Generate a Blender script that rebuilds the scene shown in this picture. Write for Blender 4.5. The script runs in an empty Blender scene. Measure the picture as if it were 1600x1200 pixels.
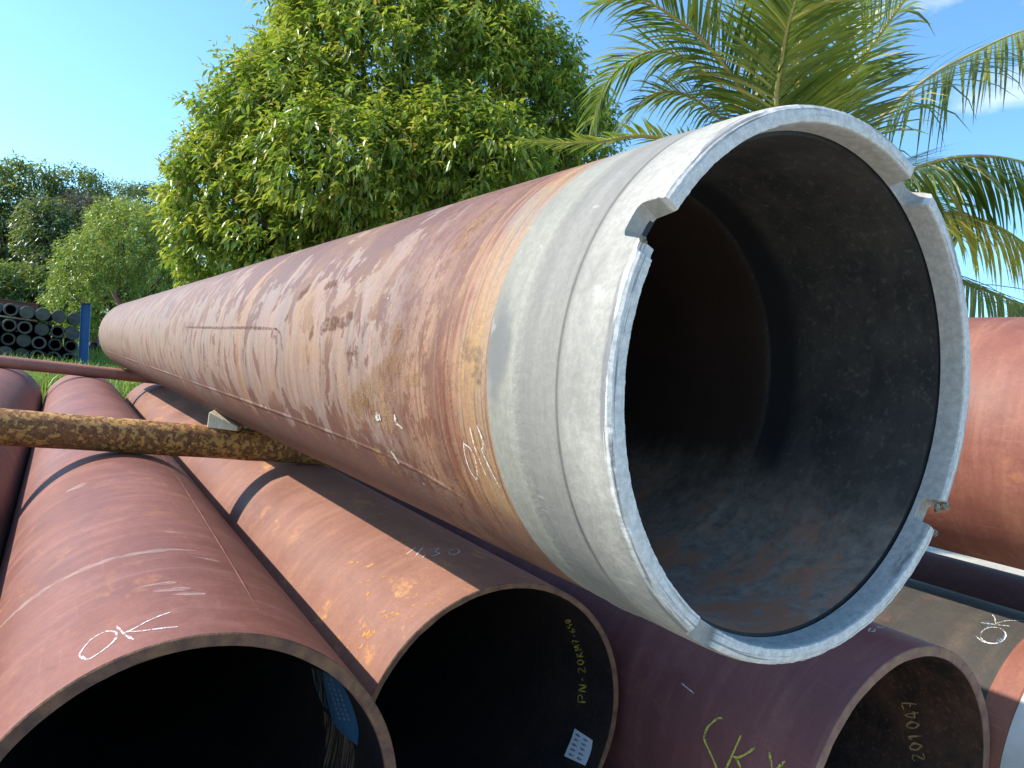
import bpy, math, random
import numpy as np
from mathutils import Vector, Matrix

random.seed(7)
RNG = np.random.default_rng(11)
scene = bpy.context.scene
COL = scene.collection
A = np.array

# ------------------------------------------------------------------ camera
H = 2.0485                                   # eye height above the yard
F_PX, YAW, PIT, ROL = 1183.33, 0.538616, 0.001238, 0.132671
fw = A([math.sin(YAW) * math.cos(PIT), math.cos(YAW) * math.cos(PIT), math.sin(PIT)])
rt = A([math.cos(YAW), -math.sin(YAW), 0.0])
up = np.cross(rt, fw)
rt, up = math.cos(ROL) * rt + math.sin(ROL) * up, math.cos(ROL) * up - math.sin(ROL) * rt
EYE = A([0.0, 0.0, H])
cam = bpy.data.cameras.new('camera')
cam.sensor_width = 36.0
cam.lens = F_PX / 1600.0 * 36.0
cam.clip_start = 0.05
cam.clip_end = 3000.0
cam_o = bpy.data.objects.new('camera', cam)
COL.objects.link(cam_o)
cam_o.matrix_world = Matrix(((rt[0], up[0], -fw[0], EYE[0]), (rt[1], up[1], -fw[1], EYE[1]),
                             (rt[2], up[2], -fw[2], EYE[2]), (0, 0, 0, 1)))
scene.camera = cam_o

# ------------------------------------------------------------------ light
SUN = Vector((-1.24, 0.62, 1.0)).normalized()
SUN_EL = math.asin(SUN.z)
SUN_AZ = math.atan2(SUN.x, SUN.y)
world = bpy.data.worlds.new('World')
scene.world = world
world.use_nodes = True
wn, wl = world.node_tree.nodes, world.node_tree.links
wn.clear()
wout = wn.new('ShaderNodeOutputWorld')
wbg = wn.new('ShaderNodeBackground')
wsky = wn.new('ShaderNodeTexSky')
wsky.sky_type = 'NISHITA'
wsky.sun_disc = False
wsky.sun_elevation = SUN_EL
wsky.sun_rotation = SUN_AZ
wsky.altitude = 0.0
wsky.air_density = 1.0
wsky.dust_density = 0.6
wsky.ozone_density = 1.6
wbg.inputs['Strength'].default_value = 0.15
wtc = wn.new('ShaderNodeTexCoord')
wmap = wn.new('ShaderNodeMapping')
wmap.inputs['Scale'].default_value = (1.6, 1.6, 4.0)
wmap.inputs['Location'].default_value = (3.7, 6.2, 1.5)
wns = wn.new('ShaderNodeTexNoise')
wns.inputs['Scale'].default_value = 1.9
wns.inputs['Detail'].default_value = 7.0
wns.inputs['Roughness'].default_value = 0.55
wrp = wn.new('ShaderNodeValToRGB')
wrp.color_ramp.elements[0].position = 0.60
wrp.color_ramp.elements[0].color = (0, 0, 0, 1)
wrp.color_ramp.elements[1].position = 0.80
wrp.color_ramp.elements[1].color = (0.9, 0.9, 0.9, 1)
wmx = wn.new('ShaderNodeMix')
wmx.data_type = 'RGBA'
wmx.inputs['B'].default_value = (7.5, 7.7, 8.0, 1)
wl.new(wtc.outputs['Generated'], wmap.inputs['Vector'])
wl.new(wmap.outputs['Vector'], wns.inputs['Vector'])
wl.new(wns.outputs['Fac'], wrp.inputs['Fac'])
wl.new(wrp.outputs['Color'], wmx.inputs['Factor'])
wtint = wn.new('ShaderNodeMix')
wtint.data_type = 'RGBA'
wtint.blend_type = 'MULTIPLY'
wtint.inputs['Factor'].default_value = 1.0
wtint.inputs['B'].default_value = (0.85, 1.23, 1.44, 1)      # the clear tropical cyan of this sky
wl.new(wsky.outputs['Color'], wtint.inputs['A'])
wl.new(wtint.outputs['Result'], wmx.inputs['A'])
wl.new(wmx.outputs['Result'], wbg.inputs['Color'])
wl.new(wbg.outputs['Background'], wout.inputs['Surface'])

sun = bpy.data.lights.new('sun', 'SUN')
sun.energy = 4.9
sun.angle = math.radians(0.53)
sun.color = (1.0, 0.93, 0.81)
sun_o = bpy.data.objects.new('sun', sun)
COL.objects.link(sun_o)
sun_o.rotation_euler = SUN.to_track_quat('Z', 'Y').to_euler()
sun_o.location = (-20, 12, 20)

vs = scene.view_settings
vs.view_transform = 'Standard'
vs.look = 'None'
vs.gamma = 1.0
vs.exposure = 0.62
vs.use_curve_mapping = False

# ------------------------------------------------------------------ helpers
def ray(px, py):
    d = (px - 800.0) / F_PX * rt + (600.0 - py) / F_PX * up + fw
    return d

def W(px, py, depth):
    """a point of the place, depth metres in front of the lens plane"""
    return EYE + ray(px, py) * depth

def WY(px, py, y):
    d = ray(px, py)
    return EYE + d * (y / d[1])

def tag(o, label=None, cat=None, group=None, kind=None):
    if label: o['label'] = label
    if cat: o['category'] = cat
    if group: o['group'] = group
    if kind: o['kind'] = kind
    return o

def empty(name, loc=(0, 0, 0), rot=None):
    o = bpy.data.objects.new(name, None)
    o.empty_display_size = 0.1
    COL.objects.link(o)
    o.location = loc
    if rot is not None: o.rotation_euler = rot
    return o

def mesh_obj(name, verts, faces, mat, parent=None, smooth=True, mats=None, midx=None):
    me = bpy.data.meshes.new(name)
    me.from_pydata([tuple(v) for v in verts], [], faces)
    me.update()
    if smooth:
        me.polygons.foreach_set('use_smooth', [True] * len(me.polygons))
    for m in (mats or [mat]): me.materials.append(m)
    if midx is not None: me.polygons.foreach_set('material_index', midx)
    o = bpy.data.objects.new(name, me)
    COL.objects.link(o)
    if parent is not None: o.parent = parent
    return o

def sharp(o, deg=35):
    o.data.set_sharp_from_angle(angle=math.radians(deg))
    return o

def fast_mesh(name, V, Fc, mat, parent=None, attr=None, smooth=False):
    """V (n,3), Fc (m,k) numpy"""
    me = bpy.data.meshes.new(name)
    k = Fc.shape[1]
    me.vertices.add(len(V)); me.loops.add(Fc.size); me.polygons.add(len(Fc))
    me.vertices.foreach_set('co', V.astype(np.float32).ravel())
    me.loops.foreach_set('vertex_index', Fc.astype(np.int32).ravel())
    me.polygons.foreach_set('loop_start', np.arange(0, Fc.size, k, dtype=np.int32))
    me.polygons.foreach_set('loop_total', np.full(len(Fc), k, dtype=np.int32))
    if smooth: me.polygons.foreach_set('use_smooth', [True] * len(Fc))
    me.update(calc_edges=True)
    me.validate()
    if attr is not None:
        ca = me.color_attributes.new('tint', 'FLOAT_COLOR', 'POINT')
        buf = np.ones((len(V), 4), np.float32); buf[:, :attr.shape[1]] = attr
        ca.data.foreach_set('color', buf.ravel())
    me.materials.append(mat)
    o = bpy.data.objects.new(name, me)
    COL.objects.link(o)
    if parent is not None: o.parent = parent
    return o

def lathe(name, profile, mat, parent=None, segs=160, closed=False, wob=None, mats=None, zone=None):
    """profile [(y, r)] turned about local Y"""
    n = len(profile); V = []; Fc = []; mi = []
    for j in range(segs):
        t = 2 * math.pi * j / segs
        for i, (y, r) in enumerate(profile):
            yy, r2 = (y, r) if wob is None else wob(i, y, r, t)
            V.append((r2 * math.cos(t), yy, r2 * math.sin(t)))
    m = n if closed else n - 1
    for j in range(segs):
        j2 = (j + 1) % segs
        for i in range(m):
            i2 = (i + 1) % n
            Fc.append((j * n + i, j * n + i2, j2 * n + i2, j2 * n + i))
            mi.append(zone[i] if zone else 0)
    o = mesh_obj(name, V, Fc, mat, parent, True, mats, mi if zone else None)
    sharp(o, 28)
    return o

def bevel_box(name, size, mat, parent=None, loc=(0, 0, 0), rot=(0, 0, 0), bev=0.01):
    x, y, z = [s / 2 for s in size]
    V = [(sx * x, sy * y, sz * z) for sx in (-1, 1) for sy in (-1, 1) for sz in (-1, 1)]
    Fc = [(0, 1, 3, 2), (4, 6, 7, 5), (0, 4, 5, 1), (2, 3, 7, 6), (0, 2, 6, 4), (1, 5, 7, 3)]
    o = mesh_obj(name, V, Fc, mat, parent, False)
    o.location = loc; o.rotation_euler = rot
    if bev:
        b = o.modifiers.new('bevel', 'BEVEL'); b.width = bev; b.segments = 2
    return o

def tube_arrays(pts, radii, k=8):
    pts = A([tuple(p) for p in pts], float); n = len(pts)
    T = np.gradient(pts, axis=0); T /= np.linalg.norm(T, axis=1)[:, None] + 1e-9
    ref = A([0.0, 0, 1]) if abs(T[0][2]) < 0.9 else A([1.0, 0, 0])
    V = []; Fc = []
    for i in range(n):
        a = np.cross(T[i], ref); a /= np.linalg.norm(a) + 1e-9
        b = np.cross(T[i], a)
        for j in range(k):
            t = 2 * math.pi * j / k
            V.append(pts[i] + radii[i] * (math.cos(t) * a + math.sin(t) * b))
    for i in range(n - 1):
        for j in range(k):
            Fc.append((i * k + j, i * k + (j + 1) % k, (i + 1) * k + (j + 1) % k, (i + 1) * k + j))
    return V, Fc

def spline(pts, n):
    """Catmull-Rom through pts"""
    P = [A(p, float) for p in pts]; P = [2 * P[0] - P[1]] + P + [2 * P[-1] - P[-2]]
    out = []; m = len(P) - 3
    for i in range(n):
        u = i / (n - 1) * m; k = min(int(u), m - 1); t = u - k
        a, b, c, d = P[k:k + 4]
        out.append(0.5 * ((2 * b) + (c - a) * t + (2 * a - 5 * b + 4 * c - d) * t * t + (3 * b - a - 3 * c + d) * t ** 3))
    return A(out)

# ------------------------------------------------------------------ materials
class NT:
    def __init__(s, name):
        s.m = bpy.data.materials.new(name); s.m.use_nodes = True
        s.t = s.m.node_tree; s.n = s.t.nodes; s.l = s.t.links
        s.n.clear()
        s.out = s.n.new('ShaderNodeOutputMaterial')
        s.b = s.n.new('ShaderNodeBsdfPrincipled')
        s.l.new(s.b.outputs[0], s.out.inputs['Surface'])
        s.tc = s.n.new('ShaderNodeTexCoord')
        s.obj = s.tc.outputs['Object']
    def set(s, sock, v):
        if isinstance(v, bpy.types.NodeSocket): s.l.new(v, sock)
        elif isinstance(v, (tuple, list)) and len(v) == 3 and sock.type == 'RGBA': sock.default_value = (*v, 1)
        else: sock.default_value = v
    def map(s, scale=(1, 1, 1), loc=(0, 0, 0), rot=(0, 0, 0), vec=None):
        m = s.n.new('ShaderNodeMapping')
        s.l.new(vec or s.obj, m.inputs['Vector'])
        m.inputs['Scale'].default_value = scale; m.inputs['Location'].default_value = loc
        m.inputs['Rotation'].default_value = rot
        return m.outputs[0]
    def noise(s, scale=5, detail=6, rough=0.55, vec=None, dist=0.0):
        t = s.n.new('ShaderNodeTexNoise')
        s.l.new(vec or s.obj, t.inputs['Vector'])
        t.inputs['Scale'].default_value = scale; t.inputs['Detail'].default_value = detail
        t.inputs['Roughness'].default_value = rough; t.inputs['Distortion'].default_value = dist
        return t.outputs['Fac']
    def voro(s, scale, vec=None, feature='F1'):
        t = s.n.new('ShaderNodeTexVoronoi'); t.feature = feature
        s.l.new(vec or s.obj, t.inputs['Vector']); t.inputs['Scale'].default_value = scale
        return t.outputs['Distance']
    def ramp(s, fac, stops, interp='LINEAR'):
        r = s.n.new('ShaderNodeValToRGB'); cr = r.color_ramp; cr.interpolation = interp
        while len(cr.elements) < len(stops): cr.elements.new(0.5)
        for e, (p, c) in zip(cr.elements, stops):
            e.position = p
            e.color = (c, c, c, 1) if isinstance(c, (int, float)) else (*c, 1)
        s.set(r.inputs['Fac'], fac)
        return r.outputs['Color']
    def mix(s, fac, a, b, mode='MIX'):
        m = s.n.new('ShaderNodeMix'); m.data_type = 'RGBA'; m.blend_type = mode
        s.set(m.inputs['Factor'], fac); s.set(m.inputs['A'], a); s.set(m.inputs['B'], b)
        return m.outputs['Result']
    def math(s, op, a, b=0.0, c=None, clamp=False):
        m = s.n.new('ShaderNodeMath'); m.operation = op; m.use_clamp = clamp
        s.set(m.inputs[0], a); s.set(m.inputs[1], b)
        if c is not None: s.set(m.inputs[2], c)
        return m.outputs[0]
    def rng(s, v, a, b, c=0.0, d=1.0):
        m = s.n.new('ShaderNodeMapRange'); m.clamp = True; m.interpolation_type = 'SMOOTHSTEP'
        s.set(m.inputs['Value'], v)
        for k, x in zip(('From Min', 'From Max', 'To Min', 'To Max'), (a, b, c, d)): m.inputs[k].default_value = x
        return m.outputs[0]
    def xyz(s, vec=None):
        m = s.n.new('ShaderNodeSeparateXYZ'); s.l.new(vec or s.obj, m.inputs[0]); return m.outputs
    def comb(s, x, y, z):
        m = s.n.new('ShaderNodeCombineXYZ')
        for i, v in enumerate((x, y, z)): s.set(m.inputs[i], v)
        return m.outputs[0]
    def bump(s, h, strength=0.3, dist=0.01, prev=None):
        b = s.n.new('ShaderNodeBump'); s.set(b.inputs['Height'], h)
        b.inputs['Strength'].default_value = strength; b.inputs['Distance'].default_value = dist
        if prev is not None: s.l.new(prev, b.inputs['Normal'])
        return b.outputs[0]
    def done(s, col, rough=0.6, nor=None, metal=0.0, spec=0.4, alpha=None):
        s.set(s.b.inputs['Base Color'], col); s.set(s.b.inputs['Roughness'], rough)
        s.set(s.b.inputs['Metallic'], metal); s.set(s.b.inputs['Specular IOR Level'], spec)
        if nor is not None: s.l.new(nor, s.b.inputs['Normal'])
        if alpha is not None: s.set(s.b.inputs['Alpha'], alpha)
        return s.m

def mat_oxide(name, base, dark, light, fleck=None, fleck_amt=0.0, seed=0.0, stretch=(1, 1, 1)):
    """red-brown oxide skin of a stored steel pipe; local Y runs along the pipe"""
    s = NT(name)
    big = s.noise(1.3, 5, 0.6, s.map((1.2 * stretch[0], 0.9 * stretch[1], 1.2 * stretch[2]), (seed, seed, 0)))
    ring = s.noise(1.0, 6, 0.65, s.map((1.5, 11, 1.5), (seed * 2, 0, 3)))
    fine = s.noise(60, 4, 0.6, s.map(loc=(seed, 0, 0)))
    col = s.mix(s.ramp(big, [(0.32, 0.0), (0.68, 1.0)]), dark, base)
    col = s.mix(s.math('MULTIPLY', s.ramp(ring, [(0.48, 0.0), (0.72, 1.0)]), 0.55), col, light)
    # along-pipe drag scratches
    scr = s.noise(1.0, 3, 0.6, s.map((70, 2.2, 70), (seed, 1, 0), (0.5, 0, 0.35)))
    col = s.mix(s.math('MULTIPLY', s.ramp(scr, [(0.66, 0.0), (0.74, 1.0)]), 0.45), col, light)
    if fleck:
        fl = s.noise(1.0, 7, 0.68, s.map((9, 5, 9), (seed, 4, 2), (0.4, 0, 0.5)))
        zone = s.ramp(s.noise(1.4, 3, 0.5, s.map(loc=(3, seed, 1))), [(0.42, 0.0), (0.62, 1.0)])
        fm = s.math('MULTIPLY', s.math('MULTIPLY', s.ramp(fl, [(0.56, 0.0), (0.66, 1.0)]), zone), fleck_amt)
        col = s.mix(fm, col, fleck)
    blot = s.noise(5.5, 9, 0.72, s.map((1, 0.8, 1), (seed, 7, 3)))
    col = s.mix(s.math('MULTIPLY', s.ramp(blot, [(0.50, 0.0), (0.66, 1.0)]), 0.55), col, dark)
    dust = s.noise(2.6, 9, 0.7, s.map((1.6, 1.0, 1.6), (4, seed, 9)))
    col = s.mix(s.math('MULTIPLY', s.ramp(dust, [(0.54, 0.0), (0.70, 1.0)]), 0.35), col, light)
    run = s.ramp(s.noise(1.0, 6, 0.7, s.map((2.4, 90, 2.4), (seed, 2, 2))), [(0.58, 0.0), (0.70, 1.0)])
    col = s.mix(s.math('MULTIPLY', run, 0.22), col, light)
    spk = s.noise(210, 2, 0.5)
    col = s.mix(s.math('MULTIPLY', s.ramp(spk, [(0.60, 0.0), (0.75, 1.0)]), 0.35), col, dark)
    col = s.mix(s.math('MULTIPLY', s.ramp(fine, [(0.35, 1.0), (0.6, 0.0)]), 0.22), col, (dark[0] * .7, dark[1] * .7, dark[2] * .7))
    nor = s.bump(fine, 0.22, 0.004)
    nor = s.bump(s.noise(7, 8, 0.65), 0.14, 0.02, nor)
    return s.done(col, s.rng(big, 0.3, 0.7, 0.52, 0.72), nor, spec=0.35)

def mat_plain(name, col, col2=None, scale=8, rough=0.7, bump=0.15, spec=0.3, bscale=40, metal=0.0):
    s = NT(name)
    c = s.mix(s.ramp(s.noise(scale, 6, 0.6), [(0.35, 0.0), (0.65, 1.0)]), col, col2 or tuple(x * 0.7 for x in col))
    return s.done(c, rough, s.bump(s.noise(bscale, 5, 0.6), bump, 0.01), metal, spec)

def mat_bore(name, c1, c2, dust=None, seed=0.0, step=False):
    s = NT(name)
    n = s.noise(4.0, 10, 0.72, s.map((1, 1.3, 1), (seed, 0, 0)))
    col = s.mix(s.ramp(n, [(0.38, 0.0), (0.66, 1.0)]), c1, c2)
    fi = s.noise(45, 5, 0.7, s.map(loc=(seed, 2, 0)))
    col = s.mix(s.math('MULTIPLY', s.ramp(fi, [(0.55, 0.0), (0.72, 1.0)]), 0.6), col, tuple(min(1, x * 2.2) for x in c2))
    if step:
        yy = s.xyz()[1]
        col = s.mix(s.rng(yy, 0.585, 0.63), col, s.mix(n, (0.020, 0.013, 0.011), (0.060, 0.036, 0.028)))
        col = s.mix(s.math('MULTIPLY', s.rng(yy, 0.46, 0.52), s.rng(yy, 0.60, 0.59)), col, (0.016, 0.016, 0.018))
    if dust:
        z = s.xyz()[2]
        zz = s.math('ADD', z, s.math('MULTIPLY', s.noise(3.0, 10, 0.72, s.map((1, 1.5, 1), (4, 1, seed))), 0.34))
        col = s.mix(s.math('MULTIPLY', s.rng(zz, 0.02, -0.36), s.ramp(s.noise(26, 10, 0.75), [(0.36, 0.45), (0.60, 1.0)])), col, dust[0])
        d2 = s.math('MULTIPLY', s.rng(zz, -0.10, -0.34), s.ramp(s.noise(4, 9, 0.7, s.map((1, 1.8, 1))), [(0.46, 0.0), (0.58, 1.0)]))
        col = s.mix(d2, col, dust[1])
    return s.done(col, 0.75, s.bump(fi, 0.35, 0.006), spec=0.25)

def mat_chalk(name, col, amt=0.42, scale=140, top=1.0, soft=0.09):
    s = NT(name)
    n = s.noise(scale, 3, 0.7)
    n = s.math('ADD', n, s.math('MULTIPLY', s.math('SUBTRACT', s.noise(scale * 0.16, 3, 0.6), 0.5), 0.35))
    a = s.ramp(n, [(amt - 0.08, 0.0), (amt + soft, top)])
    return s.done(s.mix(s.noise(25, 3), col, tuple(x * 0.85 for x in col)), 0.95, None, spec=0.1, alpha=a)

# ---- main pipe skin: bands of mill scale, rust and flaked coating, in local metres along Y
def make_main_skin():
    s = NT('rusty_mill_scale')
    x, y, z = s.xyz()
    wob = s.noise(2.2, 6, 0.6, s.map((1.6, 0.6, 1.6)))
    yw = s.math('ADD', y, s.math('MULTIPLY', s.math('SUBTRACT', wob, 0.5), 0.34))
    pale, mauve = (0.295, 0.195, 0.152), (0.195, 0.124, 0.100)
    brown, red, orange = (0.120, 0.048, 0.033), (0.185, 0.052, 0.028), (0.31, 0.150, 0.062)
    tan, greyc, yell = (0.30, 0.195, 0.12), (0.20, 0.185, 0.165), (0.36, 0.205, 0.08)
    # far skin: pale scale with circumferential brush streaks
    st1 = s.noise(1.0, 8, 0.66, s.map((2.0, 16, 2.0)))
    col = s.mix(s.ramp(st1, [(0.33, 0.0), (0.62, 1.0)]), mauve, pale)
    st2 = s.noise(1.0, 5, 0.6, s.map((5.5, 34, 5.5), (2, 5, 1)))
    col = s.mix(s.math('MULTIPLY', s.ramp(st2, [(0.5, 0.0), (0.68, 1.0)]), 0.45), col, (0.20, 0.11, 0.09))
    # bluish grey mill scale left in places
    bl = s.noise(1.0, 6, 0.6, s.map((1.3, 3.2, 1.3), (9, 2, 4)))
    col = s.mix(s.math('MULTIPLY', s.ramp(bl, [(0.5, 0.0), (0.7, 1.0)]), 0.6), col, (0.195, 0.165, 0.150))
    # ragged brown rust patches drawn out round the pipe, more of them high up
    pt = s.noise(1.0, 10, 0.66, s.map((4.4, 6.4, 4.4), (1.3, 0.7, 5)), 0.5)
    hi = s.rng(z, -0.1, 0.55, 0.0, 0.15)
    lo = s.rng(z, -0.18, -0.42, 0.0, 0.16)
    pm = s.ramp(s.math('ADD', s.math('ADD', pt, hi), lo), [(0.555, 0.0), (0.58, 1.0)])
    col = s.mix(s.math('MULTIPLY', pm, s.rng(y, 1.2, 7.0, 0.9, 0.5)), col, brown)
    oc = s.math('MULTIPLY', s.ramp(s.noise(2.2, 8, 0.68, s.map((1, 0.8, 1), (3, 9, 6))), [(0.50, 0.0), (0.66, 1.0)]), s.rng(y, 4.5, 0.9, 0.25, 0.75))
    col = s.mix(oc, col, (0.27, 0.145, 0.062))
    # narrow orange and grey rings further along
    for yc, w, c in ((2.95, 0.05, orange), (7.66, 0.12, greyc), (4.9, 0.03, orange)):
        d = s.math('ABSOLUTE', s.math('SUBTRACT', s.math('ADD', y, s.math('MULTIPLY', wob, 0.05)), yc + 0.025))
        rm = s.math('MULTIPLY', s.rng(d, w, w * 0.4), s.ramp(s.noise(5, 4, 0.6), [(0.35, 0.25), (0.6, 0.9)]))
        col = s.mix(rm, col, c)
    # near zone, measured from the mouth
    near = s.ramp(s.math('MULTIPLY', yw, 0.5), [
        (0.18, orange), (0.225, tan), (0.255, orange), (0.275, (0.30, 0.15, 0.08)), (0.30, red), (0.345, brown),
        (0.375, (0.28, 0.145, 0.085)), (0.42, (0.25, 0.135, 0.09)), (0.47, brown), (0.52, mauve)])
    nst = s.noise(1.0, 7, 0.7, s.map((2.2, 55, 2.2), (3, 1, 8)))
    near = s.mix(s.math('MULTIPLY', s.ramp(nst, [(0.42, 0.0), (0.60, 1.0)]), s.rng(yw, 0.72, 0.52, 0.38, 0.85)), near, tan)
    near = s.mix(s.math('MULTIPLY', s.ramp(s.noise(1.0, 6, 0.7, s.map((1.5, 80, 1.5), (7, 3, 2))), [(0.52, 0.0), (0.62, 1.0)]), 0.75), near, brown)
    yo = s.math('MULTIPLY', s.ramp(s.noise(1.0, 7, 0.65, s.map((4, 22, 4), (5, 5, 5))), [(0.52, 0.0), (0.64, 1.0)]), s.rng(y, 0.8, 0.45))
    near = s.mix(yo, near, yell)
    gr = s.math('MULTIPLY', s.ramp(s.noise(2.6, 6, 0.6, s.map((1, 1.6, 1), (2, 8, 1))), [(0.52, 0.0), (0.62, 1.0)]), s.rng(y, 0.62, 0.5))
    near = s.mix(s.math('MULTIPLY', gr, 0.75), near, greyc)
    hb = s.math('MULTIPLY', s.rng(s.math('ADD', z, s.math('MULTIPLY', s.math('SUBTRACT', wob, 0.5), 0.5)), 0.05, 0.30), s.rng(y, 0.62, 0.75))
    near = s.mix(s.math('MULTIPLY', hb, 0.75), near, (0.165, 0.075, 0.055))
    # granular ochre rust
    gz = s.ramp(s.noise(3.2, 5, 0.6, s.map(loc=(6, 2, 3))), [(0.53, 0.0), (0.60, 1.0)])
    gg = s.ramp(s.noise(120, 5, 0.75), [(0.40, 0.0), (0.6, 1.0)])
    zone = s.math('MULTIPLY', s.rng(y, 1.55, 1.15), s.rng(y, 0.62, 0.78))
    gran = s.math('MULTIPLY', s.math('MULTIPLY', gz, gg), zone)
    fac = s.rng(yw, 1.12, 0.86)
    col = s.mix(fac, col, near)
    col = s.mix(s.math('MULTIPLY', gran, 0.9), col, (0.34, 0.175, 0.05))
    # the underside, never brushed, is plain brown
    und = s.rng(s.math('ADD', z, s.math('MULTIPLY', s.noise(6, 4), 0.08)), -0.30, -0.38)
    col = s.mix(s.math('MULTIPLY', und, 0.75), col, (0.165, 0.082, 0.06))
    # speckle of loose rust and thin runs
    spk = s.math('MULTIPLY', s.ramp(s.noise(38, 8, 0.75), [(0.54, 0.0), (0.64, 1.0)]), s.ramp(s.noise(2.0, 5, 0.6, s.map(loc=(8, 1, 2))), [(0.4, 0.15), (0.65, 0.8)]))
    rz = s.math('MULTIPLY', s.ramp(s.noise(13, 10, 0.78, s.map((1, 1.6, 1), (1, 3, 3))), [(0.50, 0.0), (0.56, 1.0)]), s.math('MULTIPLY', s.rng(y, 1.35, 0.95), s.rng(y, 0.58, 0.66)))
    col = s.mix(s.math('MULTIPLY', rz, 0.8), col, (0.13, 0.045, 0.026))
    col = s.mix(s.math('MULTIPLY', spk, 0.6), col, (0.17, 0.075, 0.055))
    run = s.math('MULTIPLY', s.ramp(s.noise(1.0, 6, 0.7, s.map((3.0, 120, 3.0), (2, 2, 2))), [(0.60, 0.0), (0.68, 1.0)]), s.ramp(s.noise(3.5, 4, 0.6), [(0.45, 0.0), (0.6, 1.0)]))
    col = s.mix(s.math('MULTIPLY', run, 0.55), col, (0.14, 0.07, 0.055))
    # pale mortar specks
    sp = s.math('MULTIPLY', s.ramp(s.noise(26, 5, 0.7, s.map((1, 0.7, 1), (4, 4, 1))), [(0.70, 0.0), (0.74, 1.0)]), zone)
    col = s.mix(sp, col, (0.62, 0.58, 0.52))
    fine = s.noise(90, 4, 0.65)
    col = s.mix(s.math('MULTIPLY', s.ramp(fine, [(0.35, 1.0), (0.55, 0.0)]), 0.25), col, (0.12, 0.06, 0.045))
    nor = s.bump(fine, 0.18, 0.004)
    nor = s.bump(nst, 0.35, 0.004, nor)
    nor = s.bump(gran, 0.6, 0.004, nor)
    nor = s.bump(pm, 0.3, 0.003, nor)
    nor = s.bump(s.noise(34, 8, 0.7), 0.30, 0.006, nor)
    return s.done(col, s.rng(st1, 0.3, 0.7, 0.48, 0.68), nor, spec=0.35)

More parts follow.
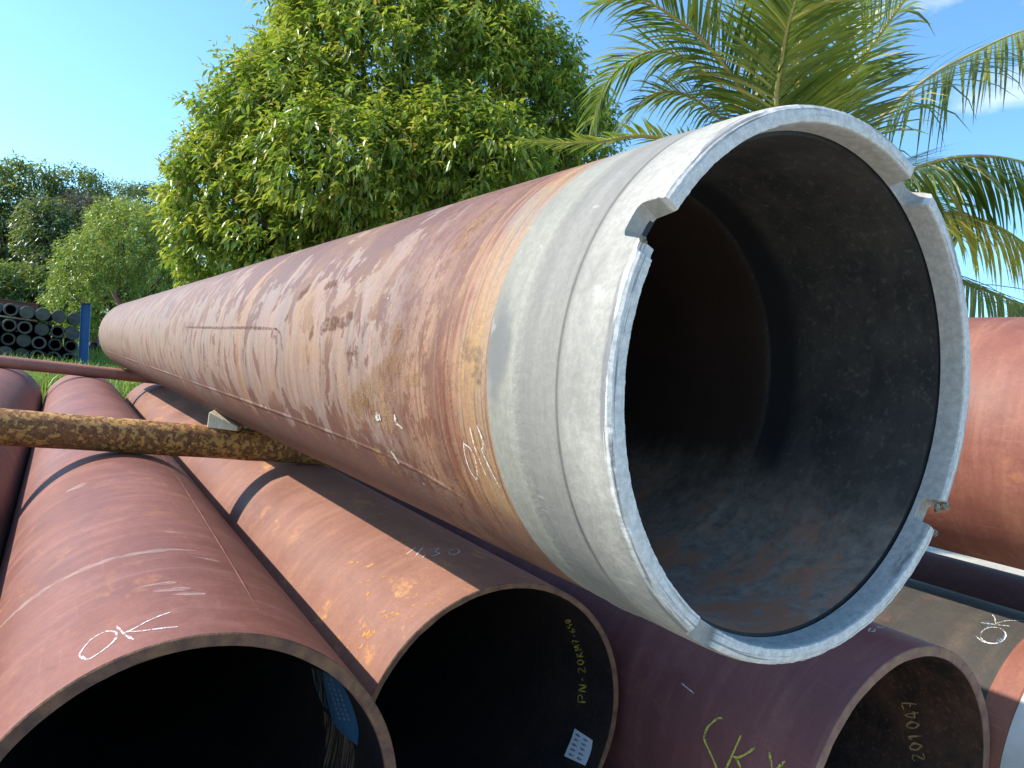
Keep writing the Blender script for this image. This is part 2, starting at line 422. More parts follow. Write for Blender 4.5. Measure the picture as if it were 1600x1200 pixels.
def make_grey_paint():
    s = NT('grey_zinc_paint')
    x, y, z = s.xyz()
    wob = s.noise(3.0, 5, 0.6)
    yw = s.math('ADD', y, s.math('MULTIPLY', s.math('SUBTRACT', wob, 0.5), 0.03))
    col = s.ramp(s.math('MULTIPLY', yw, 2.0), [(0.0, (0.43, 0.405, 0.365)), (0.14, (0.39, 0.368, 0.332)), (0.26, (0.31, 0.293, 0.266)), (0.30, (0.205, 0.193, 0.177)),
                                            (0.54, (0.200, 0.189, 0.173)), (0.62, (0.255, 0.246, 0.205)), (0.90, (0.235, 0.228, 0.190))])
    br = s.noise(1.0, 7, 0.65, s.map((1.4, 30, 1.4)))
    col = s.mix(s.math('MULTIPLY', s.ramp(br, [(0.35, 0.0), (0.68, 1.0)]), 0.4), col, (0.34, 0.32, 0.29))
    cl = s.noise(2.4, 7, 0.6, s.map((1, 1.5, 1), (2, 2, 7)))
    col = s.mix(s.math('MULTIPLY', s.ramp(cl, [(0.5, 0.0), (0.75, 1.0)]), 0.65), col, (0.135, 0.13, 0.122))
    # dark scuff near the paint edge on the camera side
    dx = s.math('SUBTRACT', y, 0.385); dz = s.math('SUBTRACT', z, 0.01)
    rr = s.math('ADD', s.math('POWER', s.math('MULTIPLY', dx, 14.0), 2.0), s.math('POWER', s.math('MULTIPLY', dz, 6.5), 2.0))
    rr = s.math('ADD', rr, s.math('MULTIPLY', s.math('SUBTRACT', s.noise(9, 6, 0.65), 0.5), 1.6))
    sm = s.math('MULTIPLY', s.rng(rr, 0.9, 0.1), s.rng(x, 0.0, -0.2))
    col = s.mix(s.math('MULTIPLY', sm, 0.72), col, (0.12, 0.12, 0.13))
    # scratches
    sc = s.noise(1.0, 3, 0.6, s.map((40, 7, 5), (1, 2, 3), (0.7, 0.3, 0.2)))
    col = s.mix(s.math('MULTIPLY', s.ramp(sc, [(0.68, 0.0), (0.72, 1.0)]), 0.5), col, (0.46, 0.44, 0.41))
    # end face: concentric brush marks, thin paint shows darker steel
    r = s.math('SQRT', s.math('ADD', s.math('MULTIPLY', x, x), s.math('MULTIPLY', z, z)))
    fv = s.comb(s.math('MULTIPLY', x, 3.5), s.math('MULTIPLY', r, 190.0), s.math('MULTIPLY', z, 3.5))
    fs = s.noise(1.0, 5, 0.62, fv)
    big = s.noise(2.6, 4, 0.6, s.map(loc=(3, 0, 6)))
    edge = s.rng(r, 0.566, 0.590)
    th = s.math('ADD', s.math('ADD', fs, s.math('MULTIPLY', s.math('SUBTRACT', big, 0.5), 0.45)), s.math('MULTIPLY', edge, 0.10))
    fm = s.math('MULTIPLY', s.ramp(th, [(0.60, 0.0), (0.68, 1.0)]), s.rng(y, 0.026, 0.018))
    col = s.mix(s.math('MULTIPLY', fm, 0.8), col, (0.17, 0.17, 0.175))
    face = s.math('MULTIPLY', s.rng(y, 0.020, 0.010), 0.85)
    band = s.math('MULTIPLY', s.rng(r, 0.5600, 0.5585), s.rng(y, 0.003, 0.006))
    bsm = s.ramp(s.noise(1.0, 7, 0.7, s.map((3, 14, 3), (1, 6, 2))), [(0.60, 0.0), (0.70, 1.0)])
    bcol = s.mix(s.math('MULTIPLY', bsm, 0.8), (0.46, 0.445, 0.42), (0.06, 0.06, 0.065))
    col = s.mix(face, col, s.mix(fm, (0.70, 0.69, 0.66), (0.24, 0.24, 0.245)))
    col = s.mix(band, col, bcol)
    # cuts and recesses below the lip stay bare grey
    pin = s.ramp(s.noise(120, 3, 0.6), [(0.68, 0.0), (0.73, 1.0)])
    col = s.mix(s.math('MULTIPLY', pin, 0.5), col, (0.25, 0.25, 0.25))
    bead = s.math('MULTIPLY', s.rng(s.math('ABSOLUTE', s.math('SUBTRACT', y, 0.300)), 0.040, 0.008), s.noise(70, 4, 0.7))
    nor = s.bump(bead, 0.6, 0.004)
    nor = s.bump(br, 0.30, 0.004, nor)
    nor = s.bump(s.noise(9, 8, 0.65), 0.12, 0.012, nor)
    nor = s.bump(fs, 0.08, 0.003, nor)
    nor = s.bump(s.noise(160, 3, 0.6), 0.10, 0.003, nor)
    grit = s.noise(55, 8, 0.75)
    col = s.mix(s.math('MULTIPLY', s.ramp(grit, [(0.42, 1.0), (0.60, 0.0)]), 0.35), col, (0.15, 0.145, 0.135))
    nor = s.bump(grit, 0.28, 0.004, nor)
    return s.done(col, 0.8, nor, spec=0.22)

M = {}
M['main'] = make_main_skin()
M['grey'] = make_grey_paint()
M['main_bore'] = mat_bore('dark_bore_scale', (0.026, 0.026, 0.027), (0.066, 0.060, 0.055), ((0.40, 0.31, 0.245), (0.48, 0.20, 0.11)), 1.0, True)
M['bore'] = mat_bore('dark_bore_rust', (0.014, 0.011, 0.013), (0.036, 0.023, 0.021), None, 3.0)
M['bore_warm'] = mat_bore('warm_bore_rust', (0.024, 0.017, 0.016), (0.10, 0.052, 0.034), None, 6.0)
M['ox1'] = mat_oxide('red_oxide_pink', (0.245, 0.094, 0.070), (0.160, 0.058, 0.044), (0.33, 0.155, 0.12), (0.42, 0.17, 0.06), 0.5, 1.0)
M['ox2'] = mat_oxide('red_oxide_orange', (0.280, 0.130, 0.088), (0.190, 0.080, 0.056), (0.34, 0.17, 0.115), (0.52, 0.25, 0.09), 1.0, 2.0)
M['ox3'] = mat_oxide('red_oxide_purple', (0.200, 0.068, 0.064), (0.125, 0.046, 0.047), (0.28, 0.125, 0.11), (0.30, 0.12, 0.07), 0.4, 3.3)
M['ox4'] = mat_oxide('shaded_olive_mill_scale', (0.082, 0.077, 0.066), (0.055, 0.051, 0.047), (0.125, 0.10, 0.08), (0.22, 0.10, 0.07), 0.5, 4.1)  # olive scale darkened all over: shade on this pipe is put into the colour
M['ox5'] = mat_oxide('red_oxide_bands', (0.265, 0.098, 0.066), (0.175, 0.060, 0.043), (0.38, 0.18, 0.11), (0.48, 0.22, 0.10), 0.4, 5.7)
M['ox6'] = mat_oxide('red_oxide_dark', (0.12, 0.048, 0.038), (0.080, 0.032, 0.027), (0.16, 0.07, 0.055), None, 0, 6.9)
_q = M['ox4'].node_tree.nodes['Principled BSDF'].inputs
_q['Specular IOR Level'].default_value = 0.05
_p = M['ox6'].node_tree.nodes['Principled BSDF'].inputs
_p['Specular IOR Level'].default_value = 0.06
M['rim'] = mat_plain('cut_steel_rim', (0.105, 0.055, 0.046), (0.225, 0.118, 0.062), 17, 0.8, 0.7, bscale=60)
M['rim_pale'] = mat_plain('dusty_steel_rim', (0.20, 0.105, 0.090), (0.31, 0.185, 0.115), 15, 0.8, 0.6, bscale=60)
M['chalk_w'] = mat_chalk('white_chalk', (0.76, 0.74, 0.72), 0.47)
M['chalk_grey'] = mat_chalk('thin_white_chalk', (0.70, 0.68, 0.70), 0.41)
M['chalk_y'] = mat_chalk('yellow_paint_marker', (0.62, 0.56, 0.10), 0.42, 110)
M['chalk_y2'] = mat_chalk('yellow_marker_thin', (0.60, 0.47, 0.09), 0.44, 150)
M['chalk_o'] = mat_chalk('ochre_chalk', (0.50, 0.31, 0.13), 0.42, 150)
M['chalk_b'] = mat_chalk('blue_chalk', (0.16, 0.24, 0.42), 0.52, 120)
s_ = NT('pale_scuff'); n_ = s_.noise(1.0, 6, 0.7, s_.map((14, 60, 14)))
M['scuff'] = s_.done((0.56, 0.42, 0.37), 0.9, None, spec=0.1, alpha=s_.ramp(n_, [(0.36, 0.0), (0.66, 0.55)]))
M['scuff_o'] = mat_chalk('orange_scuff', (0.55, 0.27, 0.10), 0.54, 60)
M['grey_chip'] = mat_plain('chipped_grey_paint', (0.30, 0.28, 0.22), (0.10, 0.10, 0.08), 60, 0.85, 0.6)
M['wood'] = mat_plain('weathered_pale_timber', (0.72, 0.63, 0.45), (0.60, 0.49, 0.33), 14, 0.85, 0.3)
M['wood_dull'] = mat_plain('grey_timber', (0.42, 0.33, 0.20), (0.28, 0.22, 0.15), 14, 0.85, 0.3)
M['bark'] = mat_plain('tree_bark', (0.13, 0.10, 0.075), (0.075, 0.058, 0.045), 10, 0.9, 0.6, bscale=25)
M['blue'] = mat_plain('blue_post_paint', (0.035, 0.155, 0.40), (0.045, 0.12, 0.28), 5, 0.5, 0.1)
M['rust'] = mat_plain('brown_rust', (0.24, 0.105, 0.07), (0.16, 0.07, 0.05), 12, 0.8, 0.3)
M['rackpipe'] = mat_plain('dark_rack_pipe', (0.085, 0.082, 0.080), (0.055, 0.052, 0.050), 6, 0.6, 0.1)
M['rackcap'] = mat_plain('grey_thread_cap', (0.115, 0.108, 0.098), (0.065, 0.06, 0.055), 8, 0.65, 0.1)
M['rackbore'] = mat_plain('rack_pipe_bore', (0.020, 0.019, 0.019), (0.012, 0.012, 0.012), 6, 0.8, 0.1)
M['black'] = mat_plain('black_rubber', (0.020, 0.020, 0.022), (0.035, 0.035, 0.036), 12, 0.6, 0.3)
M['silver'] = mat_plain('dull_light_metal', (0.42, 0.43, 0.46), (0.25, 0.25, 0.28), 12, 0.45, 0.2, metal=0.4)

def make_yellow_bar():
    s = NT('flaked_yellow_paint')
    n = s.noise(1.0, 9, 0.7, s.map((27, 24, 24), (1, 0, 0)), 0.2)
    x, y, z = s.xyz()
    sel = s.math('ADD', n, s.math('MULTIPLY', s.math('SUBTRACT', s.noise(2.2, 3), 0.5), 0.25))
    m = s.ramp(sel, [(0.485, 0.0), (0.535, 1.0)])
    rust = s.mix(s.ramp(s.noise(28, 6, 0.65), [(0.38, 0.0), (0.62, 1.0)]), (0.15, 0.058, 0.030), (0.34, 0.145, 0.05))
    yel = s.mix(s.noise(12, 4), (0.50, 0.24, 0.055), (0.58, 0.33, 0.10))
    col = s.mix(m, rust, yel)
    nor = s.bump(m, 0.9, 0.006)
    nor = s.bump(s.noise(45, 5, 0.7), 0.4, 0.006, nor)
    return s.done(col, s.mix(m, (0.85, 0.85, 0.85), (0.5, 0.5, 0.5)), nor, spec=0.35)
M['yellow_bar'] = make_yellow_bar()
M['red_bar'] = mat_oxide('red_bar_rust', (0.44, 0.185, 0.125), (0.32, 0.13, 0.095), (0.46, 0.24, 0.17), None, 0, 8.2)

def mat_leaf(name, dark, mid, young, tip, rough=0.38, trans=0.30):
    s = NT(name)
    at = s.n.new('ShaderNodeAttribute'); at.attribute_name = 'tint'
    r, g, b = s.xyz(at.outputs['Color'])
    col = s.mix(r, dark, mid)
    col = s.mix(g, col, young)
    col = s.mix(b, col, tip)
    s.done(col, rough, None, spec=0.7)
    tr = s.n.new('ShaderNodeBsdfTranslucent')
    tcol = s.mix(0.6, col, s.mix(g, (0.30, 0.46, 0.03), (0.60, 0.60, 0.05)))
    s.l.new(tcol, tr.inputs['Color'])
    mx = s.n.new('ShaderNodeMixShader'); mx.inputs[0].default_value = trans
    s.l.new(s.b.outputs[0], mx.inputs[1]); s.l.new(tr.outputs[0], mx.inputs[2])
    s.l.new(mx.outputs[0], s.out.inputs['Surface'])
    return s.m
M['leaf_big'] = mat_leaf('drooping_leaf', (0.06, 0.12, 0.022), (0.14, 0.245, 0.040), (0.46, 0.49, 0.065), (0.56, 0.30, 0.08), 0.34, 0.40)
M['leaf_bush'] = mat_leaf('bush_leaf', (0.11, 0.19, 0.04), (0.22, 0.31, 0.07), (0.42, 0.46, 0.11), (0.30, 0.26, 0.06))
M['leaf_far'] = mat_leaf('forest_leaf', (0.06, 0.095, 0.035), (0.115, 0.155, 0.055), (0.20, 0.24, 0.075), (0.20, 0.17, 0.08), 0.42)
M['leaf_grey'] = mat_leaf('silvery_leaf', (0.055, 0.085, 0.045), (0.115, 0.15, 0.085), (0.16, 0.19, 0.09), (0.20, 0.17, 0.08), 0.35)
M['leaf_dry'] = mat_leaf('dry_twig', (0.10, 0.075, 0.065), (0.17, 0.13, 0.105), (0.15, 0.14, 0.08), (0.20, 0.14, 0.09), 0.7, 0.05)
M['palm'] = mat_leaf('palm_leaflet', (0.022, 0.050, 0.016), (0.060, 0.108, 0.028), (0.25, 0.29, 0.045), (0.50, 0.40, 0.13), 0.28, 0.30)
M['palm_yellow'] = mat_leaf('yellowing_palm_leaflet', (0.50, 0.40, 0.07), (0.66, 0.54, 0.12), (0.68, 0.58, 0.14), (0.55, 0.36, 0.12), 0.45, 0.45)
M['rachis'] = mat_plain('palm_midrib', (0.42, 0.36, 0.10), (0.33, 0.25, 0.09), 9, 0.55, 0.1)
M['grass'] = mat_leaf('grass_blade', (0.13, 0.22, 0.03), (0.24, 0.36, 0.055), (0.36, 0.43, 0.09), (0.33, 0.30, 0.10), 0.5)

# ------------------------------------------------------------------ ground
def gh(x, y):
    """height of the ground: level yard, then a grassy bank behind the stack"""
    y = np.asarray(y, float); x = np.asarray(x, float)
    t = np.clip((y - 15.6) / 3.2, 0, 1); t = t * t * (3 - 2 * t)
    return t * 0.95 + np.clip(y - 18.0, 0, 40) * 0.030 + t * 0.04 * np.sin(x * 1.3 + y * 0.7)

def make_ground():
    xs = np.concatenate([-np.geomspace(600, 12.5, 16), np.linspace(-12, 22, 69), np.geomspace(22.6, 600, 16)])
    ys = np.concatenate([-np.geomspace(300, 6.5, 10), np.linspace(-6, 46, 105), np.geomspace(47, 1200, 16)])
    X, Y = np.meshgrid(xs, ys, indexing='ij')
    Z = gh(X, Y)
    V = np.stack([X, Y, Z], -1).reshape(-1, 3)
    nx, ny = len(xs), len(ys)
    i, j = np.meshgrid(np.arange(nx - 1), np.arange(ny - 1), indexing='ij')
    a = (i * ny + j).ravel()
    Fc = np.stack([a, a + ny, a + ny + 1, a + 1], 1)
    s = NT('yard_sand_and_turf')
    x, y, z = s.xyz()
    n = s.noise(0.9, 7, 0.6)
    sand = s.mix(s.ramp(n, [(0.35, 0.0), (0.65, 1.0)]), (0.46, 0.40, 0.31), (0.62, 0.56, 0.46))
    sand = s.mix(s.math('MULTIPLY', s.noise(30, 5, 0.7), 0.35), sand, (0.30, 0.25, 0.19))
    turf = s.mix(s.ramp(s.noise(3, 6, 0.65), [(0.35, 0.0), (0.65, 1.0)]), (0.075, 0.13, 0.025), (0.15, 0.23, 0.045))
    m = s.rng(s.math('ADD', y, s.math('MULTIPLY', n, 3.0)), 15.0, 17.0)
    mat = s.done(s.mix(m, sand, turf), 0.95, s.bump(s.noise(18, 6, 0.7), 0.5, 0.03), spec=0.15)
    o = fast_mesh('ground', V, Fc, mat, None, None, True)
    tag(o, kind='structure')
make_ground()

# ------------------------------------------------------------------ pipes
class Pipe:
    pass

def new_pipe(name, x, z, y0, length, R, r, skin, bore, rim, label, group='rusty steel pipes of the lower row', ragged=0.002, segs=144,
             direction=(0, 1, 0)):
    p = Pipe(); p.R, p.r = R, r
    v = Vector(direction).normalized(); p.v = A(v)
    p.o = A([x, y0, z + H])
    q = Vector((0, 1, 0)).rotation_difference(v)
    p.root = empty(name, p.o); p.root.rotation_mode = 'QUATERNION'; p.root.rotation_quaternion = q
    tag(p.root, label, 'pipe', group)
    p.M = Matrix.Translation(Vector(p.o)) @ q.to_matrix().to_4x4()
    p.Mi = p.M.inverted()
    rg = np.random.default_rng(int(abs(x) * 1000) + 5)
    jit = np.convolve(rg.normal(0, 1, segs + 8), np.ones(3) / 3, 'same')[:segs]
    jit2 = np.convolve(rg.normal(0, 1, segs + 8), np.ones(5) / 5, 'same')[:segs]
    def wob(i, y, rr, t):
        k = int(round(t / (2 * math.pi) * segs)) % segs
        return y, rr
    ys = [0.004] + list(np.linspace(0.35, length, 9))
    lathe('shell', [(yy, R) for yy in ys], skin, p.root, segs)
    def wr(i, y, rr, t):
        k = int(round(t / (2 * math.pi) * segs)) % segs
        if i == 2: return y + abs(jit[k]) * ragged * 0.6, rr + jit[k] * ragged
        if i == 1: return y, rr + jit2[k] * ragged * 0.5
        return y, rr
    lathe('cut_edge', [(0.004, R), (0.0, R - 0.004), (0.0, r + 0.003), (0.006, r)], rim, p.root, segs, wob=wr)
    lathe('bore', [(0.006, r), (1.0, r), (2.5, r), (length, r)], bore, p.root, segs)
    lathe('far_edge', [(length, R), (length, r)], rim, p.root, segs)
    return p

def on_pipe(p, px, py, R=None, inner=False, lift=0.0):
    """where the line of sight meets a pipe's outer skin or bore, in the pipe's own axes"""
    R = R or (p.r if inner else p.R)
    d = ray(px, py); v = p.v; c = p.o - EYE
    dp = d - v * (d @ v); cp = c - v * (c @ v)
    a = dp @ dp; b = -2 * dp @ cp; cc = cp @ cp - R * R; D = max(b * b - 4 * a * cc, 0.0)
    t = (-b + (1 if inner else -1) * D ** .5) / 2 / a
    w = p.Mi @ Vector(EYE + d * t)
    k = (R + (-lift if inner else lift)) / math.hypot(w.x, w.z)
    return A([w.x * k, w.y, w.z * k])

def stroke_strip(p, pts, width, inner=False, lift=0.0015, dens=0.012, taper=True):
    """a ribbon lying on the pipe surface along local points"""
    L = sum(np.linalg.norm(pts[i + 1] - pts[i]) for i in range(len(pts) - 1))
    n = max(4, int(L / dens))
    c = spline(pts, n)
    R = p.r - lift if inner else p.R + lift
    V = []
    T = np.gradient(c, axis=0)
    for i in range(n):
        k = R / math.hypot(c[i][0], c[i][2]); q = A([c[i][0] * k, c[i][1], c[i][2] * k])
        nrm = A([q[0], 0, q[2]]) / R
        sd = np.cross(nrm, T[i]); sd /= np.linalg.norm(sd) + 1e-9
        u = i / (n - 1)
        w = width * (0.5 + 0.1 * math.sin(i * 1.7) + 0.08 * math.sin(i * 0.6 + 2))
        if taper: w *= min(1, 0.45 + 4 * min(u, 1 - u))
        for sg in (-1, 1):
            e = q + sd * w * sg; k = R / math.hypot(e[0], e[2])
            V.append((e[0] * k, e[1], e[2] * k))
    Fc = [(2 * i, 2 * i + 1, 2 * i + 3, 2 * i + 2) for i in range(n - 1)]
    return V, Fc

def writing(p, name, strokes, width, mat, inner=False, lift=0.0015, split=False):
    if split:
        for st in strokes: writing(p, name, [st], width, mat, inner, lift)
        return
    V = []; Fc = []
    for st in strokes:
        pts = [on_pipe(p, x, y, inner=inner) for x, y in st]
        if len(pts) == 2: pts = [pts[0], (pts[0] + pts[1]) / 2, pts[1]]
        v, f = stroke_strip(p, pts, width, inner, lift)
        o = len(V); V += v; Fc += [tuple(a + o for a in q) for q in f]
    o = mesh_obj(name, V, Fc, mat, p.root)
    if len(strokes) > 1: o['kind'] = 'stuff'
    return o

def bead(p, name, pts, width, height, mat):
    """raised weld bead along local surface points"""
    c = spline(pts, 90); V = []; Fc = []
    T = np.gradient(c, axis=0); prof = [(-1, 0.0), (-0.6, 0.7), (0, 1.0), (0.6, 0.7), (1, 0.0)]
    for i in range(len(c)):
        k = p.R / math.hypot(c[i][0], c[i][2]); q = A([c[i][0] * k, c[i][1], c[i][2] * k]); nrm = A([q[0], 0, q[2]]) / p.R
        sd = np.cross(nrm, T[i]); sd /= np.linalg.norm(sd)
        hh = height * min(1, (i + 0.2) / 10) * (1 + 0.25 * math.sin(i * 2.1) + 0.2 * math.sin(i * 0.7))
        for a, b in prof: V.append(q + sd * a * width / 2 + nrm * (b * hh - 0.001))
    m = len(prof)
    for i in range(len(c) - 1):
        for j in range(m - 1): Fc.append((i * m + j, i * m + j + 1, (i + 1) * m + j + 1, (i + 1) * m + j))
    return mesh_obj(name, V, Fc, mat, p.root)

ZL, R1 = -1.42590, 0.62262
X1, X2, X3, X4 = 0.47619, 1.72203, 3.02664, 4.27280

# ---- the big pipe on top
MAIN_DIR = (-0.019855, 1.0, -0.006555)
main = Pipe(); main.R, main.r = 0.597, 0.548
mv = Vector(MAIN_DIR).normalized(); main.v = A(mv); main.o = A([1.412395, 1.055321, 0.078236 + H])
mq = Vector((0, 1, 0)).rotation_difference(mv)
main.root = empty('large_pipe', main.o); main.root.rotation_mode = 'QUATERNION'; main.root.rotation_quaternion = mq
main.M = Matrix.Translation(Vector(main.o)) @ mq.to_matrix().to_4x4(); main.Mi = main.M.inverted()
tag(main.root, 'largest rusty steel pipe with notched grey painted end, lying on top of the stack', 'pipe')
ML = 14.0
def body_wob(i, y, r, t):
    return y, r + 0.0012 * math.sin(3 * t + y * 2) + 0.0008 * math.sin(7 * t - y * 5)
lathe('shell', [(0.36, 0.588), (0.362, 0.597)] + [(yy, 0.597) for yy in np.linspace(0.6, ML, 22)], M['main'], main.root, 200, wob=body_wob)
NOTCH = [(154.9, 3.7, 0.062), (62.9, 3.8, 0.058), (-27.0, 3.0, 0.048), (-117.4, 3.2, 0.028)]
def notch_depth(t):
    a = math.degrees(t); d = 0.0
    for c, hw, dep in NOTCH:
        e = abs((a - c + 180) % 360 - 180)
        if e < hw + 0.9:
            k = min(1.0, (hw + 0.9 - e) / 0.9)
            corner = 1 - 0.35 * max(0.0, (e - hw * 0.6) / (hw * 0.4 + 0.9)) ** 2
            d = max(d, dep * k * corner)
    # thin broken lip beside the upper left cut
    e = abs((a - 160.3 + 180) % 360 - 180)
    if e < 1.5: d = max(d, 0.012 * (1 - (e / 1.5) ** 4))
    return d
edge_j = np.convolve(RNG.normal(0, 1, 1450), np.ones(9) / 9, 'same')
edge_k = np.convolve(RNG.normal(0, 1, 1450), np.ones(5) / 5, 'same')
outer = [(0.450, 0.590), (0.447, 0.5985), (0.420, 0.600), (0.345, 0.600), (0.318, 0.601), (0.306, 0.6032), (0.294, 0.6032), (0.284, 0.601), (0.20, 0.600), (0.157, 0.600),
         (0.153, 0.5972), (0.149, 0.5972), (0.145, 0.6005), (0.10, 0.6005), (0.062, 0.600), (0.034, 0.5995), (0.020, 0.598), (0.008, 0.5945), (0.002, 0.588)]
inner = [(0.0, 0.578), (0.0, 0.567), (0.001, 0.5605), (0.006, 0.5585), (0.030, 0.5565), (0.056, 0.5555), (0.060, 0.555)]
nprof = len(outer)
def conn_wob(i, y, r, t):
    k = int(round(t / (2 * math.pi) * 1440)) % 1440
    d = notch_depth(t)
    prof_full = outer + inner
    if d > 0 and y < d:
        y = d + 0.0006 * edge_k[k]
    elif i >= nprof - 2 and y < 0.01:
        y = y + 0.0012 * edge_j[k]
        r = r + 0.0010 * edge_k[k]
    if i <= 2: y += -0.022 + 0.022 * math.sin(t) + 0.002 * edge_j[k]
    if 4 <= i <= 7: r += 0.0003 * edge_k[k]
    return y, r
co = lathe('grey_end_ring', outer + inner, M['grey'], main.root, 1440, wob=conn_wob)
def burr(name, ang, y, rad, size, seed):
    rg = np.random.default_rng(seed); V = []; Fc = []
    nu, nv = 9, 7
    for i in range(nv):
        ph = math.pi * i / (nv - 1)
        for j in range(nu):
            th_ = 2 * math.pi * j / nu; k = size * rg.uniform(0.45, 1.25)
            V.append((k * math.sin(ph) * math.cos(th_) * 1.5, k * math.cos(ph) * 0.7, k * math.sin(ph) * math.sin(th_)))
    for i in range(nv - 1):
        for j in range(nu): Fc.append((i * nu + j, i * nu + (j + 1) % nu, (i + 1) * nu + (j + 1) % nu, (i + 1) * nu + j))
    o = mesh_obj(name, V, Fc, M['grey_chip'], main.root, False)
    a = math.radians(ang); o.location = (rad * math.cos(a), y, rad * math.sin(a)); o.rotation_euler = (0, -a, 0.3)
for q in ((-23.4, 0.004, 0.592, 0.013, 1), (-25.0, 0.012, 0.578, 0.012, 2), (-31.0, 0.003, 0.594, 0.009, 3), (159.2, 0.012, 0.588, 0.008, 4)):
    burr('burr', *q)
lathe('inner_groove', [(0.060, 0.555), (0.061, 0.5625), (0.066, 0.5625), (0.067, 0.548)], M['black'], main.root, 200)
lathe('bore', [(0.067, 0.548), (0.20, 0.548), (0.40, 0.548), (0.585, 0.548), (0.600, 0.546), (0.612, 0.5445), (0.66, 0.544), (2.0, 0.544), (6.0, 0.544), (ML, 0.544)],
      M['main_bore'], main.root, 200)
lathe('far_edge', [(ML, 0.597), (ML, 0.544)], M['rim'], main.root, 200)
th = math.radians(-146.0)
bead(main, 'weld_seam', [A([0.597 * math.cos(math.radians(a)), yy, 0.597 * math.sin(math.radians(a))]) for yy, a in
     ((0.66, -139), (0.9, -143.5), (1.3, -146), (2.2, -147), (5, -147), (9, -147), (13.95, -147))], 0.022, 0.004, M['main'])
def z6(pts): return [(600 + x / 2.4, 450 + y / 2.4) for x, y in pts]
main.R = 0.599
writing(main, 'chalk_writing', [z6([(300, 578), (305, 625), (325, 685), (350, 715), (347, 655), (328, 605), (300, 582)]),
        z6([(323, 517), (340, 590), (383, 700)]), z6([(350, 515), (368, 560), (375, 590), (366, 607)]), z6([(368, 607), (400, 680), (437, 748)])],
        0.0042, M['chalk_w'])

# marks of handling on the big pipe: scratches, ochre smears, mortar splashes, flaked spots
M['mark_brown'] = mat_chalk('brown_scratch', (0.13, 0.056, 0.040), 0.44, 70, 0.62, 0.16)
M['mark_ochre'] = mat_chalk('ochre_smear', (0.30, 0.165, 0.060), 0.48, 170, 0.55, 0.20)
M['mark_orange'] = mat_chalk('orange_run', (0.36, 0.175, 0.07), 0.48, 90, 0.40, 0.20)
M['mark_white'] = mat_chalk('mortar_splash', (0.62, 0.58, 0.52), 0.47, 80)
M['mark_dark'] = mat_chalk('dark_stain', (0.12, 0.10, 0.088), 0.50, 60, 0.50, 0.22)
zz5 = lambda pts: [(400 + x / 2.79, 350 + y / 2.79) for x, y in pts]
for pts, w, mt in (
        ([(290, 511), (340, 512), (390, 512), (432, 514)], 0.014, 'mark_brown'), ([(430, 513), (438, 522), (441, 548)], 0.012, 'mark_brown'),
        (zz5([(278, 490), (279, 600), (285, 770)]), 0.008, 'mark_brown'), (zz5([(388, 562), (425, 562)]), 0.010, 'mark_brown'),
        (zz5([(430, 530), (436, 580), (432, 630)]), 0.030, 'mark_brown'), (zz5([(280, 480), (300, 440), (380, 425), (420, 395)]), 0.045, 'mark_brown'),
        (zz5([(232, 505), (243, 470), (250, 440)]), 0.032, 'mark_brown'), (zz5([(185, 320), (215, 290), (240, 262)]), 0.040, 'mark_brown'),
        (zz5([(300, 270), (325, 262), (350, 255)]), 0.035, 'mark_brown'), (zz5([(125, 420), (135, 405), (140, 395)]), 0.030, 'mark_brown'),
        (zz5([(400, 800), (480, 720), (560, 640), (640, 590)]), 0.075, 'mark_ochre'), (zz5([(420, 800), (470, 770), (505, 720)]), 0.090, 'mark_ochre'),
        (zz5([(580, 510), (610, 470), (635, 440)]), 0.075, 'mark_ochre'), (zz5([(640, 690), (690, 675), (720, 670)]), 0.040, 'mark_ochre'),
        (zz5([(525, 850), (535, 835), (545, 855)]), 0.022, 'mark_white'), (zz5([(590, 990), (610, 1020), (625, 1045)]), 0.018, 'mark_white'),
        (zz5([(605, 830), (615, 870), (640, 890)]), 0.014, 'mark_white'), (zz5([(640, 1090), (720, 1110), (760, 1140)]), 0.030, 'mark_dark'),
        ([(362, 590), (372, 610), (388, 635)], 0.030, 'mark_orange'), ([(372, 500), (378, 470), (392, 440)], 0.030, 'mark_orange'),
        ([(746, 540), (742, 570), (746, 600)], 0.050, 'mark_dark'), ([(722, 530), (728, 550), (735, 562)], 0.045, 'mark_dark'),
        ([(755, 780), (775, 800), (800, 830)], 0.030, 'mark_orange'), ([(752, 770), (768, 800), (790, 840)], 0.020, 'mark_ochre'),
        ([(700, 620), (712, 660), (730, 700)], 0.010, 'mark_orange'), ([(697, 560), (700, 600), (706, 640)], 0.012, 'mark_orange')):
    writing(main, 'handling_mark', [pts], w, M[mt], lift=0.0012)

# ---- lower row
P1 = new_pipe('lower_pipe', X1, ZL, 2.2075, 13.6, R1, 0.583, M['ox1'], M['bore'], M['rim'],
              'pinkish red pipe with white chalk OK above its mouth, front left of the lower row', ragged=0.0022)
P2 = new_pipe('lower_pipe', X2, ZL, 2.6092, 13.2, R1, 0.597, M['ox2'], M['bore'], M['rim'],
              'orange flecked pipe under the big one, white paper label inside its mouth', ragged=0.0035)
P3 = new_pipe('lower_pipe', X3, ZL, 1.6606, 13.4, R1, 0.580, M['ox3'], M['bore_warm'], M['rim_pale'],
              'purple brown shaded pipe with yellow letters and number 201047 inside')
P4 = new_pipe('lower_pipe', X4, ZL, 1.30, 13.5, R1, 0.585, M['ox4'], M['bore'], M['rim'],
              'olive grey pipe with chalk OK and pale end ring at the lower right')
P7 = new_pipe('lower_pipe', X4 + 2 * R1 + 0.004, ZL, 1.35, 13.0, R1, 0.590, M['ox6'], M['bore'], M['rim'],
              'dark shaded pipe behind the olive grey pipe with the chalk OK')
